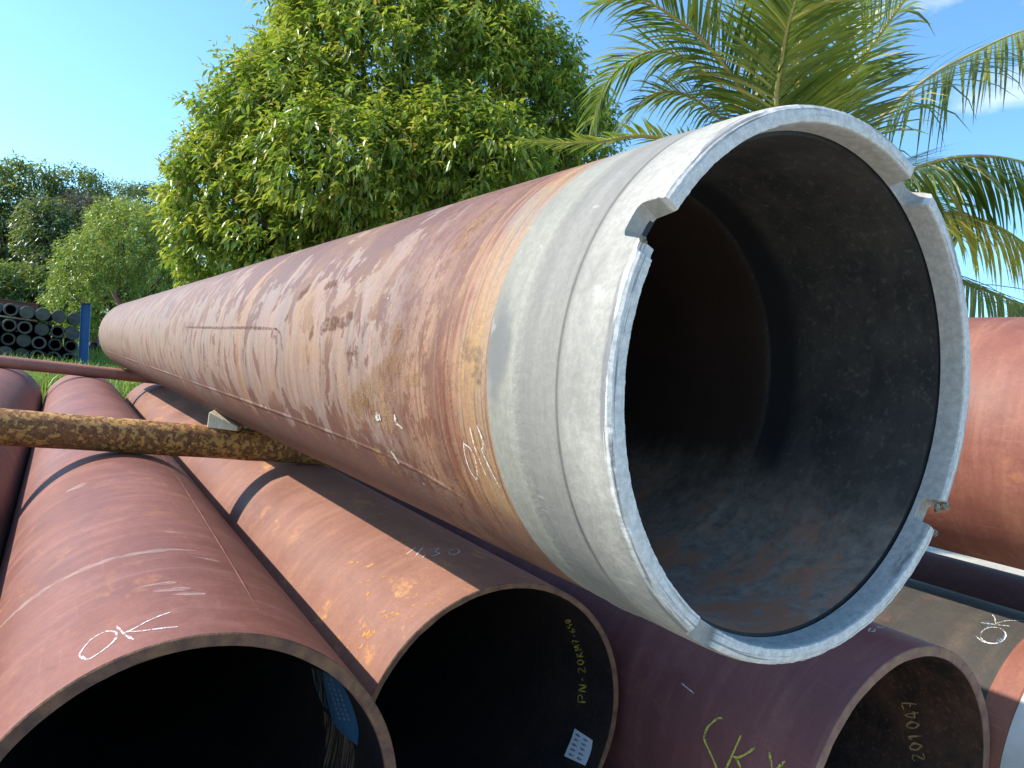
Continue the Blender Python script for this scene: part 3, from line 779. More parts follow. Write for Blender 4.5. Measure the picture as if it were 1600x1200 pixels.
P0 = new_pipe('lower_pipe', X1 - 2 * R1 - 0.004, ZL, 1.6, 13.9, R1, 0.590, M['ox1'], M['bore'], M['rim'],
              'red pipe at the left edge of the photo with a shaded flank')
P5 = new_pipe('upper_pipe', 4.00893, 0.05545, 0.75, 13.2, 0.600, 0.57, M['ox5'], M['bore'], M['rim'],
              'salmon red pipe in the upper layer at the right edge, beyond the grey mouth', group='upper layer pipes')

# pale end ring and brown collar on the olive pipe
lathe('collar', [(0.455, R1 - 0.004), (0.448, R1 + 0.006), (0.33, R1 + 0.007), (0.322, R1 + 0.002)], M['ox5'], P4.root, 144)
lathe('pale_end_ring', [(0.322, R1 + 0.003), (0.319, R1 + 0.010), (0.02, R1 + 0.010), (-0.003, R1 + 0.002), (-0.004, R1 - 0.03)],
      mat_plain('chalky_end_paint', (0.55, 0.53, 0.49), (0.44, 0.43, 0.41), 6, 0.7, 0.2), P4.root, 144)

def z3(pts): return [(x / 2, 600 + y / 2) for x, y in pts]
writing(P1, 'chalk_writing', [z3([(262, 862), (250, 845), (285, 800), (330, 775), (362, 778), (360, 800), (320, 835), (275, 862), (256, 850)]),
        z3([(365, 758), (392, 785), (418, 800)]), z3([(533, 714), (470, 738), (420, 765), (385, 780)]), z3([(395, 776), (450, 772), (556, 760)])], 0.0068, M['chalk_w'])
def zA(pts, ox, oy, k): return [(ox + x / k, oy + y / k) for x, y in pts]
writing(P2, 'chalk_writing', [z3([(1300, 511), (1270, 533)]), z3([(1322, 512), (1300, 537)]), z3([(1330, 533), (1320, 544)]),
        z3([(1345, 518), (1372, 514), (1360, 524), (1374, 531), (1348, 539)]), z3([(1402, 521), (1428, 516), (1434, 527), (1412, 535), (1400, 524)])],
        0.0055, M['chalk_grey'])
zy = lambda pts: zA(pts, 1080, 1080, 7.27)
writing(P3, 'yellow_writing', [zy([(365, 325), (325, 303), (250, 350), (180, 430), (150, 540), (200, 660), (250, 770), (295, 880), (330, 1000)]),
        zy([(572, 495), (520, 610), (440, 790), (390, 890), (350, 980)]), zy([(722, 645), (630, 710), (540, 752), (478, 742)]), zy([(505, 755), (545, 820), (575, 900)]),
        zy([(888, 695), (905, 780), (925, 890)]), zy([(1072, 795), (1000, 855), (950, 910)])], 0.0085, M['chalk_y'], split=True)
zw = lambda pts: zA(pts, 1300, 750, 2.667)
writing(P3, 'chalk_writing', [zw([(152, 632), (160, 619), (178, 620), (176, 631), (156, 633)]), zw([(182, 611), (204, 622)]), zw([(222, 617), (196, 614), (190, 608)])],
        0.007, M['chalk_w'])
circ = [(672 + 53 * math.cos(t), 648 + 34 * math.sin(t)) for t in np.linspace(-2.6, 4.1, 16)]
writing(P4, 'chalk_writing', [zw(circ), zw([(600, 650), (625, 672), (665, 684)]), zw([(620, 595), (680, 603), (742, 610)]),
        zw([(668, 562), (678, 575), (682, 600)]), zw([(682, 600), (730, 587), (800, 588)])], 0.0055, M['chalk_w'])
writing(P4, 'blue_smear', [zw([(690, 672), (715, 660), (726, 640)]), zw([(640, 590), (655, 600), (650, 625)])], 0.016, M['chalk_b'], lift=0.001, split=True)
writing(P3, 'chalk_scratch', [zA([(530, 935), (570, 968)], 800, 600, 2)], 0.004, M['chalk_grey'])

# stroke letters on the bores
GLYPH = {'P': [[(0, 0), (0, 1)], [(0, 1), (.6, 1), (.75, .75), (.6, .5), (0, .45)]], 'N': [[(0, 0), (.1, 1), (.6, 0), (.75, 1)]], '-': [[(.1, .5), (.55, .5)]],
         '2': [[(0, .8), (.35, 1), (.65, .75), (.3, .35), (0, 0), (.7, .05)]], '0': [[(.35, 0), (0, .45), (.3, 1), (.68, .6), (.35, 0)]],
         'K': [[(0, 0), (.05, 1)], [(.65, 1), (.05, .45)], [(.1, .5), (.7, 0)]], 'M': [[(0, 0), (.1, 1), (.4, .35), (.7, 1), (.8, 0)]],
         '7': [[(0, 1), (.65, 1), (.25, 0)], [(.1, .5), (.6, .5)]], '6': [[(.6, 1), (.1, .6), (0, .2), (.35, 0), (.6, .25), (.3, .48), (.05, .3)]],
         '5': [[(.6, 1), (.1, 1), (.1, .6), (.55, .5), (.5, .1), (0, .05)]], '1': [[(0, .7), (.3, 1), (.25, 0)]], '4': [[(.5, 0), (.5, 1), (0, .35), (.75, .35)]]}
def bore_text(p, name, text, base, height, width, mat, adv):
    """text climbing along a pixel baseline; letter tops point away to the left"""
    base = A(base, float); seg = np.linalg.norm(np.diff(base, axis=0), axis=1); cum = np.concatenate([[0], np.cumsum(seg)])
    def at(u, v):
        u = min(max(u, 0), cum[-1]); k = min(int(np.searchsorted(cum, u, 'right')) - 1, len(seg) - 1); t = (u - cum[k]) / seg[k]
        q = base[k] * (1 - t) + base[k + 1] * t
        d = (base[k + 1] - base[k]) / seg[k]
        hh = height[0] + (height[1] - height[0]) * u / cum[-1]
        return tuple(q + A([d[1], -d[0]]) * v * hh)
    st = []; u = 0.0; n = len(text)
    tot = sum(adv ** i for i in range(n)); unit = cum[-1] / tot
    for i, ch in enumerate(text):
        w = unit * adv ** i
        for g in GLYPH[ch]: st.append([at(u + gx * w * 0.9, gy) for gx, gy in g])
        u += w
    return writing(p, name, st, width, mat, inner=True, lift=0.002)
zp = lambda pts: zA(pts, 860, 920, 4.283)
bore_text(P2, 'yellow_writing', 'PN-20KM7-650', zp([(240, 758), (242, 600), (222, 440), (175, 290), (128, 188)]), (12.5, 9.0), 0.0065, M['chalk_y2'], 0.93)
zq = lambda pts: zA(pts, 1380, 1020, 6.667)
bore_text(P3, 'ochre_writing', '201047', zq([(432, 1110), (405, 960), (385, 780), (370, 620), (335, 450)]), (19, 22), 0.008, M['chalk_o'], 1.0)

def bore_patch(p, name, quad, mat, nu=8, nv=12, lift=0.002, ragged=0.0):
    """sheet following the bore, outlined by left and right pixel edges (lists of equal length)"""
    l, r = [A(spline([(*q, 0) for q in e], nv)) for e in quad]
    V = []; Fc = []
    for i in range(nv):
        for j in range(nu):
            t = j / (nu - 1); q = l[i] * (1 - t) + r[i] * t
            V.append(on_pipe(p, q[0], q[1], inner=True, lift=lift))
    for i in range(nv - 1):
        for j in range(nu - 1): Fc.append((i * nu + j, i * nu + j + 1, (i + 1) * nu + j + 1, (i + 1) * nu + j))
    return mesh_obj(name, V, Fc, mat, p.root)
s_ = NT('paper_label'); n_ = s_.noise(14, 4)
M['paper'] = s_.done(s_.mix(n_, (0.74, 0.76, 0.80), (0.62, 0.66, 0.74)), 0.6)
bore_patch(P2, 'paper_label', ([*zp([(165, 935), (140, 1010), (112, 1075), (95, 1120)])], [*zp([(285, 1015), (275, 1080), (255, 1140), (235, 1185)])]), M['paper'], 6, 10)
M['print'] = mat_chalk('faded_print', (0.16, 0.17, 0.20), 0.46, 160)
lines = []
for k in range(5):
    t = 0.14 + k * 0.18
    for a, b in ((0.14, 0.40), (0.55, 0.80)):
        p0 = A([165, 935]) * (1 - t) + A([95, 1120]) * t; p1 = A([285, 1015]) * (1 - t) + A([235, 1185]) * t
        lines.append(zp([tuple(p0 * (1 - a) + p1 * a), tuple(p0 * (1 - b) + p1 * b)]))
writing(P2, 'label_print', lines, 0.009, M['print'], inner=True, lift=0.004)
# blue stencil patch inside the left pipe
zb = lambda pts: zA(pts, 440, 980, 5.455)
s_ = NT('worn_blue_paint'); a_ = s_.ramp(s_.noise(1.0, 6, 0.65, s_.map((5, 40, 5))), [(0.30, 0.0), (0.42, 1.0)])
M['blue_patch'] = s_.done(s_.mix(s_.noise(9, 5), (0.04, 0.13, 0.26), (0.10, 0.25, 0.42)), 0.5, alpha=a_)
s_ = NT('worn_grey_paint'); a_ = s_.ramp(s_.noise(1.0, 6, 0.65, s_.map((5, 50, 5), (3, 0, 0))), [(0.44, 0.0), (0.58, 1.0)])
M['grey_patch'] = s_.done((0.22, 0.24, 0.24), 0.6, alpha=a_)
s_ = NT('worn_tan_paint'); a_ = s_.ramp(s_.noise(1.0, 6, 0.65, s_.map((4, 60, 4), (6, 0, 0))), [(0.46, 0.0), (0.58, 1.0)])
M['tan_patch'] = s_.done((0.26, 0.16, 0.10), 0.7, alpha=a_)
bore_patch(P1, 'blue_stencil_patch', (zb([(352, 372), (372, 520), (400, 660), (450, 820), (540, 930)]), zb([(500, 450), (575, 590), (630, 740), (660, 880), (655, 1010)])), M['blue_patch'], 8, 16)
bore_patch(P1, 'grey_streak', (zb([(255, 345), (290, 500), (335, 620), (365, 690)]), zb([(350, 372), (368, 500), (382, 620), (395, 690)])), M['grey_patch'], 5, 12)
bore_patch(P1, 'tan_streak', (zb([(350, 690), (370, 840), (380, 1000), (360, 1200)]), zb([(480, 850), (600, 980), (650, 1080), (640, 1200)])), M['tan_patch'], 6, 12)
sten = []
for k in range(5):
    for m in range(9):
        x0 = 385 + k * 38 + m * 14; y0 = 430 + k * 8 + m * 42 - k * 4
        if x0 > 430 + (y0 - 380) * 0.42: continue
        sten.append(zb([(x0, y0), (x0 + 10, y0 + 9), (x0 + 4, y0 + 20)])); sten.append(zb([(x0 + 12, y0 + 2), (x0 + 16, y0 + 22)]))
M['stencil'] = mat_chalk('stencil_white', (0.66, 0.72, 0.78), 0.40, 200)
writing(P1, 'stencil_marks', sten, 0.0055, M['stencil'], inner=True, lift=0.004)

# seams and scuffs on the left pipe
bead(P1, 'weld_seam', [A([R1 * math.cos(math.radians(a)), yy, R1 * math.sin(math.radians(a))]) for yy, a in ((0.03, 75.5), (1.0, 72), (2.2, 68.5), (3.4, 66), (8, 62), (13.4, 60))],
     0.012, 0.003, M['ox1'])
def surf(p, pts): return [A([p.R * math.cos(math.radians(a)), yy, p.R * math.sin(math.radians(a))]) for yy, a in pts]
def scuff(p, name, pts, width, mat):
    v, f = stroke_strip(p, surf(p, pts), width, False, 0.001, 0.02)
    return mesh_obj(name, v, f, mat, p.root)
scuff(P1, 'pale_scuff', [(1.06, 152), (1.02, 142), (0.98, 130), (0.945, 115), (0.925, 100), (0.92, 84)], 0.040, M['scuff'])
scuff(P1, 'pale_scuff', [(4.95, 118), (4.9, 104), (4.88, 88), (4.9, 74)], 0.10, M['scuff'])
for (yy, a, ln, w) in ((0.42, 97, 10, 0.035), (0.50, 101, 12, 0.025), (0.36, 93, 9, 0.03), (0.8, 82, 9, 0.02), (1.2, 88, 8, 0.02), (2.6, 120, 10, 0.08)):
    scuff(P1, 'pale_scuff', [(yy, a - ln / 2), (yy + 0.01, a), (yy + 0.02, a + ln / 2)], w, M['scuff'])
scuff(P1, 'orange_scuff', [(1.05, 141), (1.15, 149), (1.3, 156)], 0.20, M['scuff_o'])
rs = np.random.default_rng(5)
for k in range(34):
    yy = abs(rs.normal(0.15, 0.35)) + 0.05; a = rs.uniform(118, 158); ln = rs.uniform(2, 6)
    scuff(P2, 'orange_scuff', [(yy, a - ln / 2), (yy + 0.02, a), (yy + 0.05, a + ln / 2)], rs.uniform(0.008, 0.026), M['scuff_o'])

# ------------------------------------------------------------------ spacer bars, chocks
ZT = ZL + R1                                   # crown of the lower row, relative to the eye
def bar(name, y, slope, r, x0, x1, mat, label, wall=0.010):
    d = Vector((1, slope, 0)).normalized(); L = (x1 - x0)
    root = empty(name, (x0, y + slope * x0, ZT + r + H))
    root.rotation_mode = 'QUATERNION'; root.rotation_quaternion = Vector((0, 1, 0)).rotation_difference(d)
    tag(root, label, 'spacer bar', 'spacer bars between the pipe layers')
    n = 40
    prof = [(0.0, r)] + [(L * i / n, r) for i in range(1, n + 1)]
    nz = lambda i, y, rr, t: (y, rr + 0.0012 * math.sin(t * 5 + y * 9) + 0.001 * math.sin(t * 3 - y * 14))
    lathe('tube', prof, mat, root, 64, wob=nz)
    lathe('cut_end', [(0.0, r + 0.001), (0.0, r - wall), (0.5, r - wall)], M['rust'], root, 64)
    lathe('cut_end', [(L, r + 0.001), (L, r - wall), (L - 0.5, r - wall)], M['rust'], root, 64)
    return root
bar('spacer_bar', 5.72, -0.0046, 0.1159, -2.4, 4.9, M['yellow_bar'], 'thick spacer bar with flaking yellow paint lying across the red pipes')
bar('spacer_bar', 14.45, 0.0104, 0.0985, -2.6, 4.9, M['red_bar'], 'plain rusty red spacer bar at the far end of the pipes')
# wooden wedge beside the big pipe, on the yellow bar
zb_top = ZT + 2 * 0.1159
V = []
for (sx, zt) in ((-1, 0.105), (1, 0.030)):
    for sy in (-1, 1):
        V.append((sx * 0.105, sy * 0.085, -0.012)); V.append((sx * 0.105, sy * 0.085, zt + 0.008 * sy))
Fc = [(0, 1, 3, 2), (4, 6, 7, 5), (0, 4, 5, 1), (2, 3, 7, 6), (0, 2, 6, 4), (1, 5, 7, 3)]
ch = mesh_obj('timber_wedge', V, Fc, M['wood'], None, False)
bvm = ch.modifiers.new('bevel', 'BEVEL'); bvm.width = 0.006; bvm.segments = 2
ch.location = (1.075, 5.70, zb_top + H); ch.rotation_euler = (0, 0, math.radians(-24))
tag(ch, 'pale timber wedge sitting on the yellow bar against the big pipe', 'timber wedge')
# thin packers carrying the upper pipes
for (px_, lab) in ((1.318, 'thin timber packer on the yellow bar under the big pipe'), (4.009, 'thin timber packer on the yellow bar under the right upper pipe')):
    t_ = bevel_box('timber_packer', (0.16, 0.10, 0.022), M['wood_dull'], None, (px_, 5.72, zb_top + 0.009 + H), (0, 0, 0), 0.003)
    tag(t_, lab, 'timber packer')

# rusty stake behind the far end of the big pipe
a0 = W(192, 486, 19.5); a1 = W(176, 456, 19.5); dirv = (a1 - a0) / np.linalg.norm(a1 - a0)
b0 = a0 - dirv * (a0[2] - float(gh(a0[0], a0[1])) + 0.1) / dirv[2]
v_, f_ = tube_arrays([b0, a0, a1], [0.055, 0.055, 0.055], 8)
v_.append(a1); f_ += [(16 + j, 16 + (j + 1) % 8, 24) for j in range(8)]
st = mesh_obj('steel_stake', v_, f_, M['rust'], None); sharp(st, 40)
tag(st, 'rusty leaning stake sticking up behind the far end of the big pipe', 'stake')

# ------------------------------------------------------------------ pipe rack at the far left
RY = 21.0
top_r = WY(116.5, 498, RY)                     # rightmost pipe of the top row
PITCH, DZ, RP = 0.318, 0.318, 0.150
def rack_meshes():
    out = {}
    prof_h = [(2.6, RP), (0.03, RP), (0.0, RP - 0.008), (0.0, RP - 0.035), (0.012, RP - 0.045), (1.2, RP - 0.045)]
    out['shell'] = prof_h
    return out
def rack_pipe_master(capped):
    root = empty('rack_pipe')
    if capped:
        lathe('pipe_body', [(8.0, RP - 0.012), (0.16, RP - 0.012)], M['rackpipe'], root, 28)
        lathe('end_cap', [(0.16, RP - 0.012), (0.158, RP), (0.012, RP), (0.0, RP - 0.012), (0.004, 0.06), (0.004, 0.0)], M['rackcap'], root, 28)
    else:
        lathe('pipe_body', [(8.0, RP - 0.004), (0.10, RP - 0.004)], M['rackpipe'], root, 28)
        lathe('end_ring', [(0.10, RP - 0.004), (0.098, RP), (0.01, RP), (0.0, RP - 0.010), (0.0, RP - 0.040), (0.012, RP - 0.048)], M['rackcap'], root, 28)
        lathe('bore', [(0.012, RP - 0.048), (1.3, RP - 0.048), (1.31, 0.0)], M['rackbore'], root, 28)
    return root
def copy_tree(o, parent=None):
    c = o.copy(); COL.objects.link(c); c.parent = parent
    for ch_ in o.children: copy_tree(ch_, c)
    return c
masters = {True: rack_pipe_master(True), False: rack_pipe_master(False)}
used = {True: False, False: False}
ORD = ['nearest', 'second', 'third', 'fourth', 'fifth', 'sixth', 'seventh', 'eighth', 'ninth']
ROWN = ['top', 'second', 'third', 'fourth', 'bottom']
STATE = ['CCCCOCOC', 'COCOOCOC', 'OOOCOCOO', 'OOOCCCCO', 'COOOCCOC']
for r_i, row in enumerate(STATE):
    for c_i, chh in enumerate(row):
        cap = chh == 'C'
        if not used[cap]: o = masters[cap]; used[cap] = True
        else: o = copy_tree(masters[cap])
        jx, jz, jy = random.uniform(-.012, .012), random.uniform(-.008, .008), random.uniform(-.25, .25)
        o.location = (top_r[0] - c_i * PITCH + jx, RY + jy, top_r[2] - r_i * DZ - (0.035 if r_i else 0) + jz)
        where = 'nearest to the blue post' if c_i == 0 else ORD[c_i] + ' from the blue post'
        tag(o, f"{'capped' if cap else 'open'} dark pipe, {where} in the {ROWN[r_i]} row of the rack", 'pipe', 'dark pipes in the far rack')
zg = float(gh(top_r[0], RY))
# dunnage boards under the top row, base sleepers, post, rail
dn = bevel_box('dunnage_board', (2.0, 0.12, 0.035), M['wood'], None, (top_r[0] - 1.75, RY + 0.35, top_r[2] - RP - 0.018), (0, 0, 0), 0.004)
tag(dn, 'pale dunnage board under the top row of rack pipes', 'board')
low = top_r[2] - 4 * DZ - 0.035 - RP
for k, yy in enumerate((0.5, 2.1)):
    sl = bevel_box('rack_sleeper', (3.4, 0.16, max(0.08, low - zg + 0.1)), M['wood_dull'], None, (top_r[0] - 1.2, RY + yy, (low + zg - 0.1) / 2), (0, 0, 0), 0.01)
    tag(sl, f"grey timber sleeper under the {'front' if k == 0 else 'rear'} of the pipe rack", 'sleeper')
pt = WY(132, 474, RY - 0.35); pb = WY(127, 566, RY - 0.35)
ph = pt[2] - zg + 0.05
post = empty('blue_post', (float((pt[0] + pb[0]) / 2) + 0.1, RY - 0.35, zg - 0.05), (0, math.radians(-4), math.radians(-4)))
# an H-section post: web and two flanges
for nm, sz, lc in (('flange', (0.014, 0.22, ph), (-0.095, 0, ph / 2)), ('flange', (0.014, 0.22, ph), (0.095, 0, ph / 2)), ('web', (0.176, 0.014, ph - 0.004), (0, 0.0, ph / 2))):
    bevel_box(nm, sz, M['blue'], post, lc, (0, 0, 0), 0.002)
bevel_box('cap_plate', (0.25, 0.25, 0.02), M['rust'], post, (0, 0, ph + 0.011), (0, 0, 0), 0.003)
tag(post, 'blue painted steel post at the right end of the pipe rack', 'post')
e0 = WY(-40, 468, RY + 2.2); e1 = WY(60, 477, RY + 2.2)
rail = empty('rack_rail', tuple((e0 + e1) / 2))
Lr = float(np.linalg.norm(e1 - e0))
for nm, sz, lc in (('flange', (Lr, 0.12, 0.02), (0, 0, 0.06)), ('flange', (Lr, 0.12, 0.02), (0, 0, -0.06)), ('web', (Lr, 0.015, 0.098), (0, 0, 0))):
    bevel_box(nm, sz, M['rust'], rail, lc, (0, 0, 0), 0.002)
hz = float((e0 + e1)[2] / 2 - zg)
bevel_box('leg', (0.10, 0.10, hz), M['rust'], rail, (Lr / 2 - 0.06, 0, -hz / 2 - 0.07), (0, 0, 0), 0.004)
tag(rail, 'rusty steel rail above and behind the rack pipes', 'rail')

# scrap machine in the grass beyond the post
sc_ = W(157, 545, 25.5); sg = float(gh(sc_[0], sc_[1]))
scr = empty('scrap_engine', (float(sc_[0]), float(sc_[1]), sg + 0.02), (0, 0, math.radians(20)))
tag(scr, 'black scrap engine with a pale hose lying in the grass beside the blue post', 'scrap engine')
SCALE = 1.0
hgt = 0.80
bevel_box('block', (0.56, 0.45, hgt * 0.62), M['black'], scr, (0.12, 0, hgt * 0.31), (0, 0, 0.1), 0.04)
bevel_box('sump', (0.36, 0.34, hgt * 0.26), M['black'], scr, (0.34, 0.05, hgt * 0.66), (0.1, 0.25, 0), 0.03)
v_, f_ = tube_arrays(spline([(-0.16, -0.25, hgt * .25), (-0.18, -0.25, hgt * .6), (-0.05, -0.22, hgt * .95), (0.1, -0.2, hgt * .93), (0.17, -0.22, hgt * .6)], 20), [0.035] * 20, 8)
mesh_obj('hose', v_, f_, M['silver'], scr)
v_, f_ = tube_arrays(spline([(-0.02, -0.26, hgt * .2), (0.0, -0.27, hgt * .5), (0.1, -0.26, hgt * .52), (0.14, -0.26, hgt * .2)], 14), [0.022] * 14, 8)
mesh_obj('hose', v_, f_, M['silver'], scr)
tw = lathe('flywheel', [(-0.05, 0.0), (-0.05, 0.06), (-0.04, 0.12), (-0.05, 0.15), (0.05, 0.15), (0.05, 0.0)], M['black'], scr, 24)
tw.location = (-0.30, -0.1, 0.17); tw.rotation_euler = (0, 0.2, 0.3)

# ------------------------------------------------------------------ vegetation
def leaf_cloud(P, N_, rng, m=12, shoot=0.35, L=0.2, Wd=0.05, droop=0.35, young=0.3, tipc=0.03, upb=0.3):
    """m leaves spiralling up each shoot; returns V, faces, tint"""
    n = len(P)
    sd = N_ * 0.8 + rng.normal(0, 0.45, (n, 3)) + A([0, 0, upb]); sd /= np.linalg.norm(sd, axis=1)[:, None]
    ref = np.where(np.abs(sd[:, 2:3]) < 0.9, A([[0, 0, 1.0]]), A([[1.0, 0, 0]]))
    e1 = np.cross(sd, ref); e1 /= np.linalg.norm(e1, axis=1)[:, None]; e2 = np.cross(sd, e1)
    sv = rng.uniform(0, 1, n); yv = np.clip(rng.normal(young, 0.28, n), 0, 1)
    Vs, Fs, Ts = [], [], []
    off = 0
    for k in range(m):
        t = (k + 0.5) / m
        a = k * 2.39996 + rng.uniform(0, 6.28, n) * 0.25 + sv * 6.28
        rad = np.cos(a)[:, None] * e1 + np.sin(a)[:, None] * e2
        pos = P + sd * shoot * t + rng.normal(0, 0.02, (n, 3)) * (shoot / 0.35)
        ld = sd * (0.25 + 0.55 * t) + rad * 0.85 + A([0, 0, -droop]) * rng.uniform(0.5, 1.5, (n, 1)) + rng.normal(0, 0.18, (n, 3))
        ld /= np.linalg.norm(ld, axis=1)[:, None]
        sdv = np.cross(ld, A([0, 0, 1.0])) + rng.normal(0, 0.35, (n, 3)); sdv -= ld * np.sum(sdv * ld, 1)[:, None]
        sdv /= np.linalg.norm(sdv, axis=1)[:, None] + 1e-9
        nr = np.cross(sdv, ld); nr *= np.sign(nr[:, 2:3] + 1e-6)
        l = L * rng.uniform(0.65, 1.25, (n, 1)) * (1.0 - 0.35 * t); w = Wd * rng.uniform(0.75, 1.2, (n, 1)) * (1 - 0.3 * t)
        base = pos; mid = pos + ld * l * 0.48 + A([0, 0, -0.04]) * l; tip = pos + ld * l + A([0, 0, -0.22]) * l
        ml = mid + sdv * w / 2 + nr * w * 0.22; mr = mid - sdv * w / 2 + nr * w * 0.22
        V = np.stack([base, ml, tip, mr, mid], 1).reshape(-1, 3)
        i0 = off + np.arange(n) * 5
        Fs.append(np.stack([i0, i0 + 4, i0 + 1], 1)); Fs.append(np.stack([i0 + 4, i0 + 2, i0 + 1], 1))
        Fs.append(np.stack([i0, i0 + 3, i0 + 4], 1)); Fs.append(np.stack([i0 + 4, i0 + 3, i0 + 2], 1))
        off += n * 5
        r = rng.uniform(0, 1, n)
        g = np.clip(yv * (0.30 + 1.2 * t) + rng.normal(0, 0.1, n), 0, 1)
        b = (rng.uniform(0, 1, n) < tipc * (0.3 + 2 * t)) * rng.uniform(0.5, 1, n)
        Ts.append(np.repeat(np.stack([r, g, b], 1), 5, axis=0)); Vs.append(V)
    return np.concatenate(Vs), np.concatenate(Fs), np.concatenate(Ts)

def shell_points(lobes, n, rng, lo=0.72):
    """random points in the outer shells of ellipsoid lobes, not deep inside another lobe"""
    C = A([l[0] for l in lobes], float); Rr = A([l[1] for l in lobes], float)
    area = np.prod(Rr, axis=1) ** (2 / 3); area /= area.sum()
    P, Nn = [], []
    got = 0
    while got < n:
        k = rng.choice(len(lobes), size=n, p=area)
        d = rng.normal(0, 1, (n, 3)); d /= np.linalg.norm(d, axis=1)[:, None]
        # bumpy outline
        bump_ = 1 + 0.10 * np.sin(d[:, 0] * 7 + k) * np.sin(d[:, 1] * 6 + 2 * k) + 0.08 * np.sin(d[:, 2] * 11 + k * 3 + d[:, 0] * 9)
        rad = rng.uniform(lo, 1.0, n) ** 0.7 * bump_ * (1 + np.minimum(rng.exponential(0.035, n), 0.16))
        p = C[k] + d * Rr[k] * rad[:, None]
        q = np.linalg.norm((p[:, None, :] - C[None]) / Rr[None], axis=2)
        q[np.arange(n), k] = 9
        ok = (q.min(1) > 0.80) | (rng.uniform(0, 1, n) < 0.12)
        nn = d / Rr[k]; nn /= np.linalg.norm(nn, axis=1)[:, None]
        P.append(p[ok]); Nn.append(nn[ok]); got += ok.sum()
    return np.concatenate(P)[:n], np.concatenate(Nn)[:n]

def tree(name, label, cat, base, lobes, nshoot, leafmat, trunk_r, seed, group=None, m=12, gap=0.0, **kw):
    rng = np.random.default_rng(seed)
    bz = float(gh(base[0], base[1]))
    root = empty(name, (base[0], base[1], bz)); o0 = A([base[0], base[1], bz])
    tag(root, label, cat, group)
    P, Nn = shell_points(lobes, nshoot, rng)
    P = P[P[:, 2] > bz + 0.15] if len(P) else P
    Nn = Nn[:len(P)] if len(Nn) != len(P) else Nn
    if gap > 0:                                   # clumpy gaps
        f = np.sin(P[:, 0] * 2.3 + 1) * np.sin(P[:, 1] * 2.1 + seed) * np.sin(P[:, 2] * 2.6 + 0.5)
        keep = f > -1 + gap * rng.uniform(0.2, 1.6, len(P)); P, Nn = P[keep], Nn[keep]
    V, Fc, T = leaf_cloud(P, Nn, rng, m=m, **kw)
    cr = fast_mesh('crown', V - o0, Fc, leafmat, root, T); cr['kind'] = 'stuff'
    # trunk and limbs
    C = A([l[0] for l in lobes], float); cen = C.mean(0)
    fork = A([base[0] * 0.8 + cen[0] * 0.2, base[1] * 0.8 + cen[1] * 0.2, bz + (cen[2] - bz) * 0.45])
    VV, FF = tube_arrays(spline([o0 - A([0, 0, 0.2]), o0 + (fork - o0) * 0.5 + rng.normal(0, .06, 3), fork], 10) - o0, np.linspace(trunk_r * 1.3, trunk_r * 0.8, 10), 10)
    for l in lobes:
        c = A(l[0], float); rr = A(l[1], float)
        for q in range(4):
            d = rng.normal(0, 1, 3); d[2] = abs(d[2]) * 0.6; d /= np.linalg.norm(d)
            e = c + d * rr * 0.8
            v, f = tube_arrays(spline([fork - A([0, 0, .1]), fork * 0.5 + c * 0.5 + rng.normal(0, .1, 3), c * 0.75 + e * 0.25, e], 9) - o0, np.linspace(trunk_r * 0.5, trunk_r * 0.07, 9), 6)
            k = len(VV); VV = VV + v; FF = FF + [tuple(a + k for a in g) for g in f]
    mesh_obj('trunk', VV, FF, M['bark'], root)
    return root

def px_lobe(px, py, rx_px, depth, ry_px=None, thick=None):
    c = W(px, py, depth); r = rx_px / F_PX * depth
    rz = (ry_px or rx_px) / F_PX * depth
    return (c, (r, thick or r, rz))

# broad drooping-leaved tree behind the pipes
D = 17.0
lobes = [px_lobe(640, 150, 200, D + 0.6, 165), px_lobe(480, 225, 140, D - 0.8, 120), px_lobe(775, 175, 120, D, 120), px_lobe(372, 305, 88, D - 1.2, 80),
         px_lobe(560, 285, 140, D - 2.0, 95), px_lobe(720, 265, 125, D - 1.8, 85), px_lobe(868, 205, 62, D - 0.4, 70), px_lobe(335, 385, 52, D - 1.4, 50),
         px_lobe(430, 370, 75, D - 1.8, 55), px_lobe(555, 55, 95, D - 0.6, 80), px_lobe(720, 35, 95, D, 80), px_lobe(480, 110, 65, D - 0.4, 65),
         px_lobe(305, 300, 36, D - 1.0, 45), px_lobe(915, 215, 36, D - 0.2, 45), px_lobe(835, 95, 50, D, 50), px_lobe(640, 5, 90, D + 0.4, 55),
         px_lobe(400, 165, 38, D - 0.8, 38), px_lobe(340, 240, 36, D - 1.0, 34)]
tb = W(640, 400, D)
tree('broadleaf_tree', 'large bushy tree with drooping yellow green leaves behind the big pipe', 'tree', (tb[0], tb[1]), lobes, 7600, M['leaf_big'], 0.16, 3,
     m=13, gap=0.25, shoot=0.50, L=0.26, Wd=0.086, droop=0.40, young=0.38, tipc=0.03)

# light green bush in front of the wood
D = 27.0
lb = [px_lobe(200, 405, 75, D, 65), px_lobe(150, 430, 55, D - 0.6, 55), px_lobe(240, 380, 60, D + 0.3, 50), px_lobe(190, 350, 42, D + 0.4, 30),
      px_lobe(120, 470, 38, D - 0.8, 40), px_lobe(255, 440, 60, D, 60), px_lobe(190, 480, 65, D - 0.4, 50), px_lobe(150, 500, 30, D - 0.9, 30)]
bb_ = W(190, 500, D)
tree('bush', 'light green rounded bush standing behind the blue post', 'bush', (bb_[0], bb_[1]), lb, 3600, M['leaf_bush'], 0.09, 5,
     m=10, gap=0.25, shoot=0.34, L=0.17, Wd=0.06, droop=0.05, young=0.45, tipc=0.01, upb=0.5)

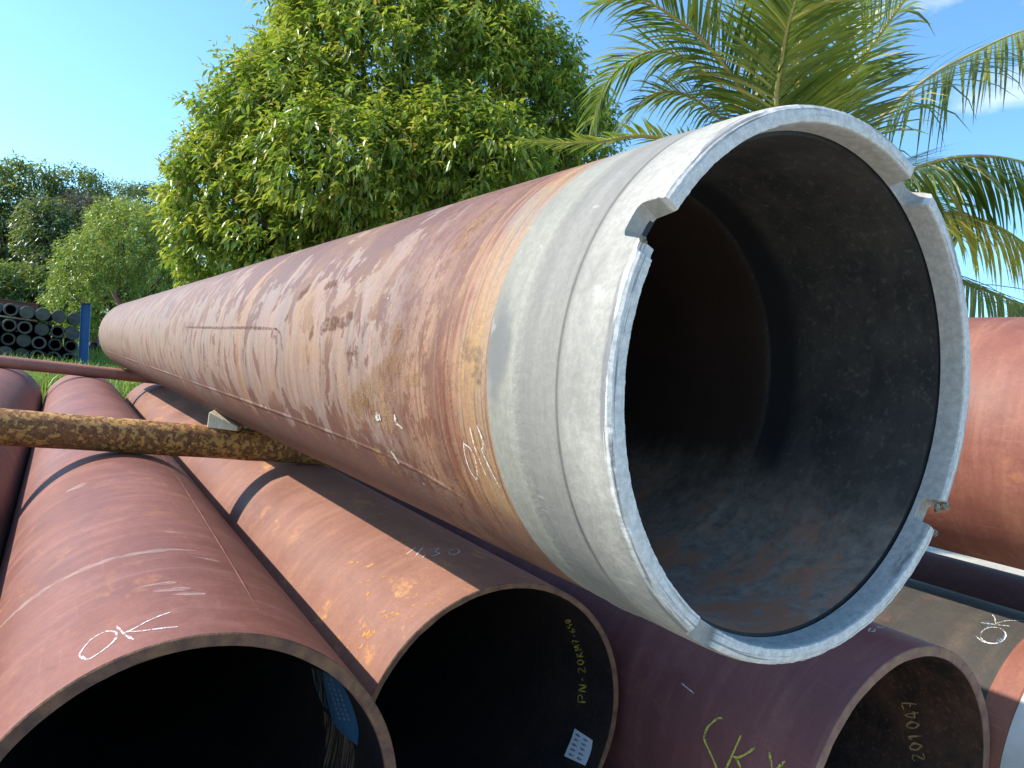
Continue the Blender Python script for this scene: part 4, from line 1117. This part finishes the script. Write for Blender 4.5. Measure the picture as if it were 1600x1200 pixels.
# the wood at the left, tree by tree
GW = 'trees of the wood at the left'
def wood(label, px, py, D, lobes, n, mat, seed, **kw):
    b = W(px, 500, D)
    a = dict(m=9, gap=0.3, shoot=0.6, L=0.34, Wd=0.12, droop=0.15, young=0.22, tipc=0.01); a.update(kw)
    tree('forest_tree', label, 'tree', (b[0], b[1]), lobes, n, mat, 0.16, seed, GW, **a)
wood('tall dark green tree at the left edge behind the pipe rack', 20, 300, 36, [px_lobe(35, 310, 55, 36, 52), px_lobe(0, 340, 60, 36, 60), px_lobe(15, 400, 70, 36, 70), px_lobe(-30, 420, 60, 36, 90), px_lobe(30, 455, 55, 36.3, 50)],
     2300, M['leaf_far'], 21)
wood('silvery leaved tree between the dark tree and the light bush', 80, 400, 33, [px_lobe(75, 385, 32, 33, 40), px_lobe(90, 440, 34, 33, 42), px_lobe(70, 350, 30, 33.4, 30), px_lobe(85, 485, 30, 33, 30)],
     1100, M['leaf_grey'], 22, L=0.30, Wd=0.11, droop=0.4)
wood('round topped green tree rising behind the bare shrub', 125, 310, 38, [px_lobe(122, 305, 34, 38, 34), px_lobe(140, 345, 45, 38, 40), px_lobe(105, 345, 35, 38, 35), px_lobe(130, 420, 60, 38.5, 60)],
     1500, M['leaf_far'], 23, young=0.35)
wood('greyish far tree just left of the large bushy tree', 215, 330, 44, [px_lobe(190, 335, 40, 44, 38), px_lobe(230, 340, 45, 44, 40), px_lobe(275, 350, 45, 44, 45), px_lobe(220, 400, 80, 44.5, 60)],
     1700, M['leaf_grey'], 24, L=0.38, young=0.15)
wood('leafless looking brown grey shrub in the middle of the wood', 130, 345, 35, [px_lobe(132, 345, 33, 35, 28), px_lobe(150, 365, 25, 35, 22)],
     900, M['leaf_dry'], 25, L=0.42, Wd=0.03, droop=-0.1)
wood('dark green tree filling the wood just outside the left edge', -80, 330, 38, [px_lobe(-90, 320, 65, 38, 60), px_lobe(-70, 400, 80, 38, 80), px_lobe(-150, 380, 80, 38.5, 90)], 1500, M['leaf_far'], 26)
wood('low dark undergrowth tree in shade behind the rack', 30, 450, 31, [px_lobe(10, 455, 50, 31, 30), px_lobe(60, 470, 30, 31, 26), px_lobe(-40, 460, 50, 31, 35)], 900, M['leaf_far'], 27, young=0.05)
wood('dark tree hidden behind the light green bush', 260, 430, 40, [px_lobe(250, 430, 70, 40, 60), px_lobe(330, 430, 70, 40, 70), px_lobe(180, 460, 60, 40, 50)], 1200, M['leaf_far'], 28)

# ---- coconut palm
palm_c = W(1285, 335, 10.0)
pb_ = A([palm_c[0] + 0.25, palm_c[1] + 0.2, 0.0])
palm = empty('coconut_palm', tuple(pb_))
tag(palm, 'coconut palm with long feathery fronds rising behind the grey pipe mouth', 'palm tree')
v_, f_ = tube_arrays(spline([pb_ - A([0, 0, .2]), pb_ + A([-.05, -.05, 1.6]), pb_ * .25 + palm_c * .75, palm_c + A([0, 0, 0.1])], 24) - pb_,
                     [0.20 - 0.05 * min(1, i / 8) + 0.012 * (i % 2) for i in range(24)], 14)
mesh_obj('trunk', v_, f_, M['bark'], palm)
def frond(pts, mat, lmax=1.12, nleaf=100, seed=0, droop=0.32, young=0.18, start=0.13, rr=0.022, fold=0.2, hang0=0.0):
    rng = np.random.default_rng(seed)
    ctrl = [W(*p) for p in pts]
    c = spline([palm_c] + ctrl, 60)
    seg = np.linalg.norm(np.diff(c, axis=0), axis=1); cum = np.concatenate([[0], np.cumsum(seg)]); Lt = cum[-1]
    def at(u):
        s = u * Lt; k = min(int(np.searchsorted(cum, s, 'right')) - 1, len(seg) - 1); t = (s - cum[k]) / seg[k]
        return c[k] * (1 - t) + c[k + 1] * t, (c[k + 1] - c[k]) / seg[k]
    V = []; Fc = []; T = []
    n = nleaf
    for i in range(n):
        u = start + (0.995 - start) * i / (n - 1)
        q, tg = at(u)
        sdv = np.cross(tg, A([0, 0, 1.0])); sdv /= np.linalg.norm(sdv) + 1e-9
        upv = np.cross(sdv, tg)
        prof = min(1.0, 0.45 + 2.6 * (u - start)) * (1 - 0.62 * max(0, (u - 0.55) / 0.45) ** 1.4)
        for sg in (-1, 1):
            if rng.uniform() < 0.07: continue
            l = lmax * prof * rng.uniform(0.85, 1.1)
            w = 0.019 * rng.uniform(0.8, 1.25)
            fwd = 0.45 + 0.5 * u
            d = sdv * sg * 0.9 + tg * fwd + upv * (fold + rng.normal(0, 0.10)) + A([0, 0, -hang0]) + rng.normal(0, 0.06, 3); d /= np.linalg.norm(d)
            ns = 5; p = q.copy(); k0 = len(V)
            hang = droop * rng.uniform(0.6, 1.5)
            if rng.uniform() < 0.08: hang *= 2.6
            g = np.clip(rng.normal(young, 0.18), 0, 1); rc = rng.uniform(); b = float(rng.uniform() < 0.09) * rng.uniform(0.4, 1.0)
            wn_ = np.cross(d, upv); wn_ /= np.linalg.norm(wn_) + 1e-9
            for a in range(ns):
                t = a / (ns - 1)
                ww = w * (0.55 + 1.4 * t) if t < 0.3 else w * (1 - ((t - 0.3) / 0.7) ** 1.6) + 0.0015
                V.append(p + wn_ * ww); V.append(p - wn_ * ww); T += [(rc, g, b)] * 2
                d = d + A([0, 0, -1.0]) * hang * (0.12 + 0.30 * t); d /= np.linalg.norm(d)
                p = p + d * l / (ns - 1)
            Fc += [(k0 + 2 * a, k0 + 2 * a + 1, k0 + 2 * a + 3, k0 + 2 * a + 2) for a in range(ns - 1)]
    root = fast_mesh('frond', A(V) - pb_, A(Fc), mat, palm, A(T, dtype=np.float32))
    v, f = tube_arrays(c[::2] - pb_, np.linspace(rr * 1.7, rr * 0.22, 30), 6)
    mesh_obj('midrib', v, f, M['rachis'], root)
FR = [
    ([(1195, 190, 9.6), (1110, 75, 9.3), (1045, 22, 9.1), (985, -8, 9.1), (930, 10, 9.1)], 'palm', dict(droop=0.55)),
    ([(1190, 160, 10.3), (1160, 50, 10.6), (1145, -60, 10.8), (1120, -170, 11.0)], 'palm', dict(young=0.45)),
    ([(1218, 190, 9.2), (1222, 90, 8.8), (1240, 10, 8.4), (1275, -60, 8.0)], 'palm', dict(young=0.45, droop=0.5)),
    ([(1290, 170, 10.4), (1322, 50, 10.8), (1360, -50, 11.0), (1420, -130, 11.2)], 'palm', dict(droop=0.45)),
    ([(1368, 195, 10.0), (1450, 122, 10.0), (1530, 78, 10.0), (1610, 45, 10.0), (1700, 40, 10.0)], 'palm', dict(droop=0.7, hang0=0.45, lmax=1.6)),
    ([(1390, 285, 9.5), (1440, 260, 9.3), (1500, 245, 9.1), (1570, 247, 9.0), (1640, 268, 8.9), (1700, 310, 8.9)], 'palm', dict(droop=0.8, hang0=0.7, lmax=1.3)),
    ([(1420, 335, 9.7), (1490, 334, 9.6), (1550, 350, 9.5), (1605, 385, 9.4), (1650, 440, 9.4)], 'palm_yellow', dict(droop=0.8, hang0=0.6, lmax=1.05)),
    ([(1450, 415, 10.2), (1520, 446, 10.3), (1565, 463, 10.3), (1625, 492, 10.4), (1690, 550, 10.5)], 'palm', dict(droop=0.8, hang0=0.4)),
    ([(1150, 258, 9.3), (1020, 214, 9.0), (930, 222, 8.9), (870, 224, 8.8), (815, 222, 8.8)], 'palm', dict(young=0.35, lmax=0.5)),
    ([(1320, 150, 9.4), (1385, 40, 9.1), (1460, -50, 8.9), (1550, -90, 8.9)], 'palm', dict()),
    ([(1160, 215, 10.6), (1075, 150, 10.9), (1015, 150, 11.0), (970, 200, 11.0)], 'palm', dict(droop=0.9)),
    ([(1175, 195, 10.2), (1095, 105, 10.4), (1020, 80, 10.6), (955, 120, 10.8), (925, 190, 10.9)], 'palm', dict(droop=0.7, young=0.1)),
    ([(1250, 130, 9.3), (1262, 10, 9.0), (1290, -100, 8.7)], 'palm', dict(young=0.6)),
    ([(1330, 300, 11.0), (1390, 260, 11.8), (1450, 290, 12.4), (1500, 370, 12.8)], 'palm', dict()),
]
for i, (pts, mt, kw) in enumerate(FR): frond(pts, M[mt], seed=40 + i, **kw)

# ---- grass on the bank
def make_grass(n=26000):
    rng = np.random.default_rng(99)
    y = 16.3 + (rng.uniform(0, 1, n) ** 1.5) * 16; x = rng.uniform(-5, 9, n) * (0.5 + y / 40)
    z = gh(x, y)
    h = rng.uniform(0.10, 0.34, n); a = rng.uniform(0, 6.28, n); w = rng.uniform(0.006, 0.014, n)
    lean = rng.normal(0, 0.35, (n, 2)) * h[:, None]
    P = np.stack([x, y, z - 0.01], 1); s = np.stack([np.cos(a) * w, np.sin(a) * w, 0 * a], 1)
    m = P + np.stack([lean[:, 0] * .4, lean[:, 1] * .4, h * .6], 1); t = P + np.stack([lean[:, 0], lean[:, 1], h], 1)
    V = np.stack([P - s, P + s, m + s * .8, m - s * .8, t], 1).reshape(-1, 3)
    i = np.arange(n) * 5
    Fc = np.concatenate([np.stack([i, i + 1, i + 2], 1), np.stack([i, i + 2, i + 3], 1), np.stack([i + 3, i + 2, i + 4], 1)])
    T = np.repeat(np.stack([rng.uniform(0, 1, n), rng.uniform(0, .8, n), (rng.uniform(0, 1, n) < .05) * .8], 1), 5, axis=0)
    o = fast_mesh('grass', V, Fc, M['grass'], None, T)
    tag(o, 'bright green grass on the bank behind the pipes', 'grass', kind='stuff')
make_grass()
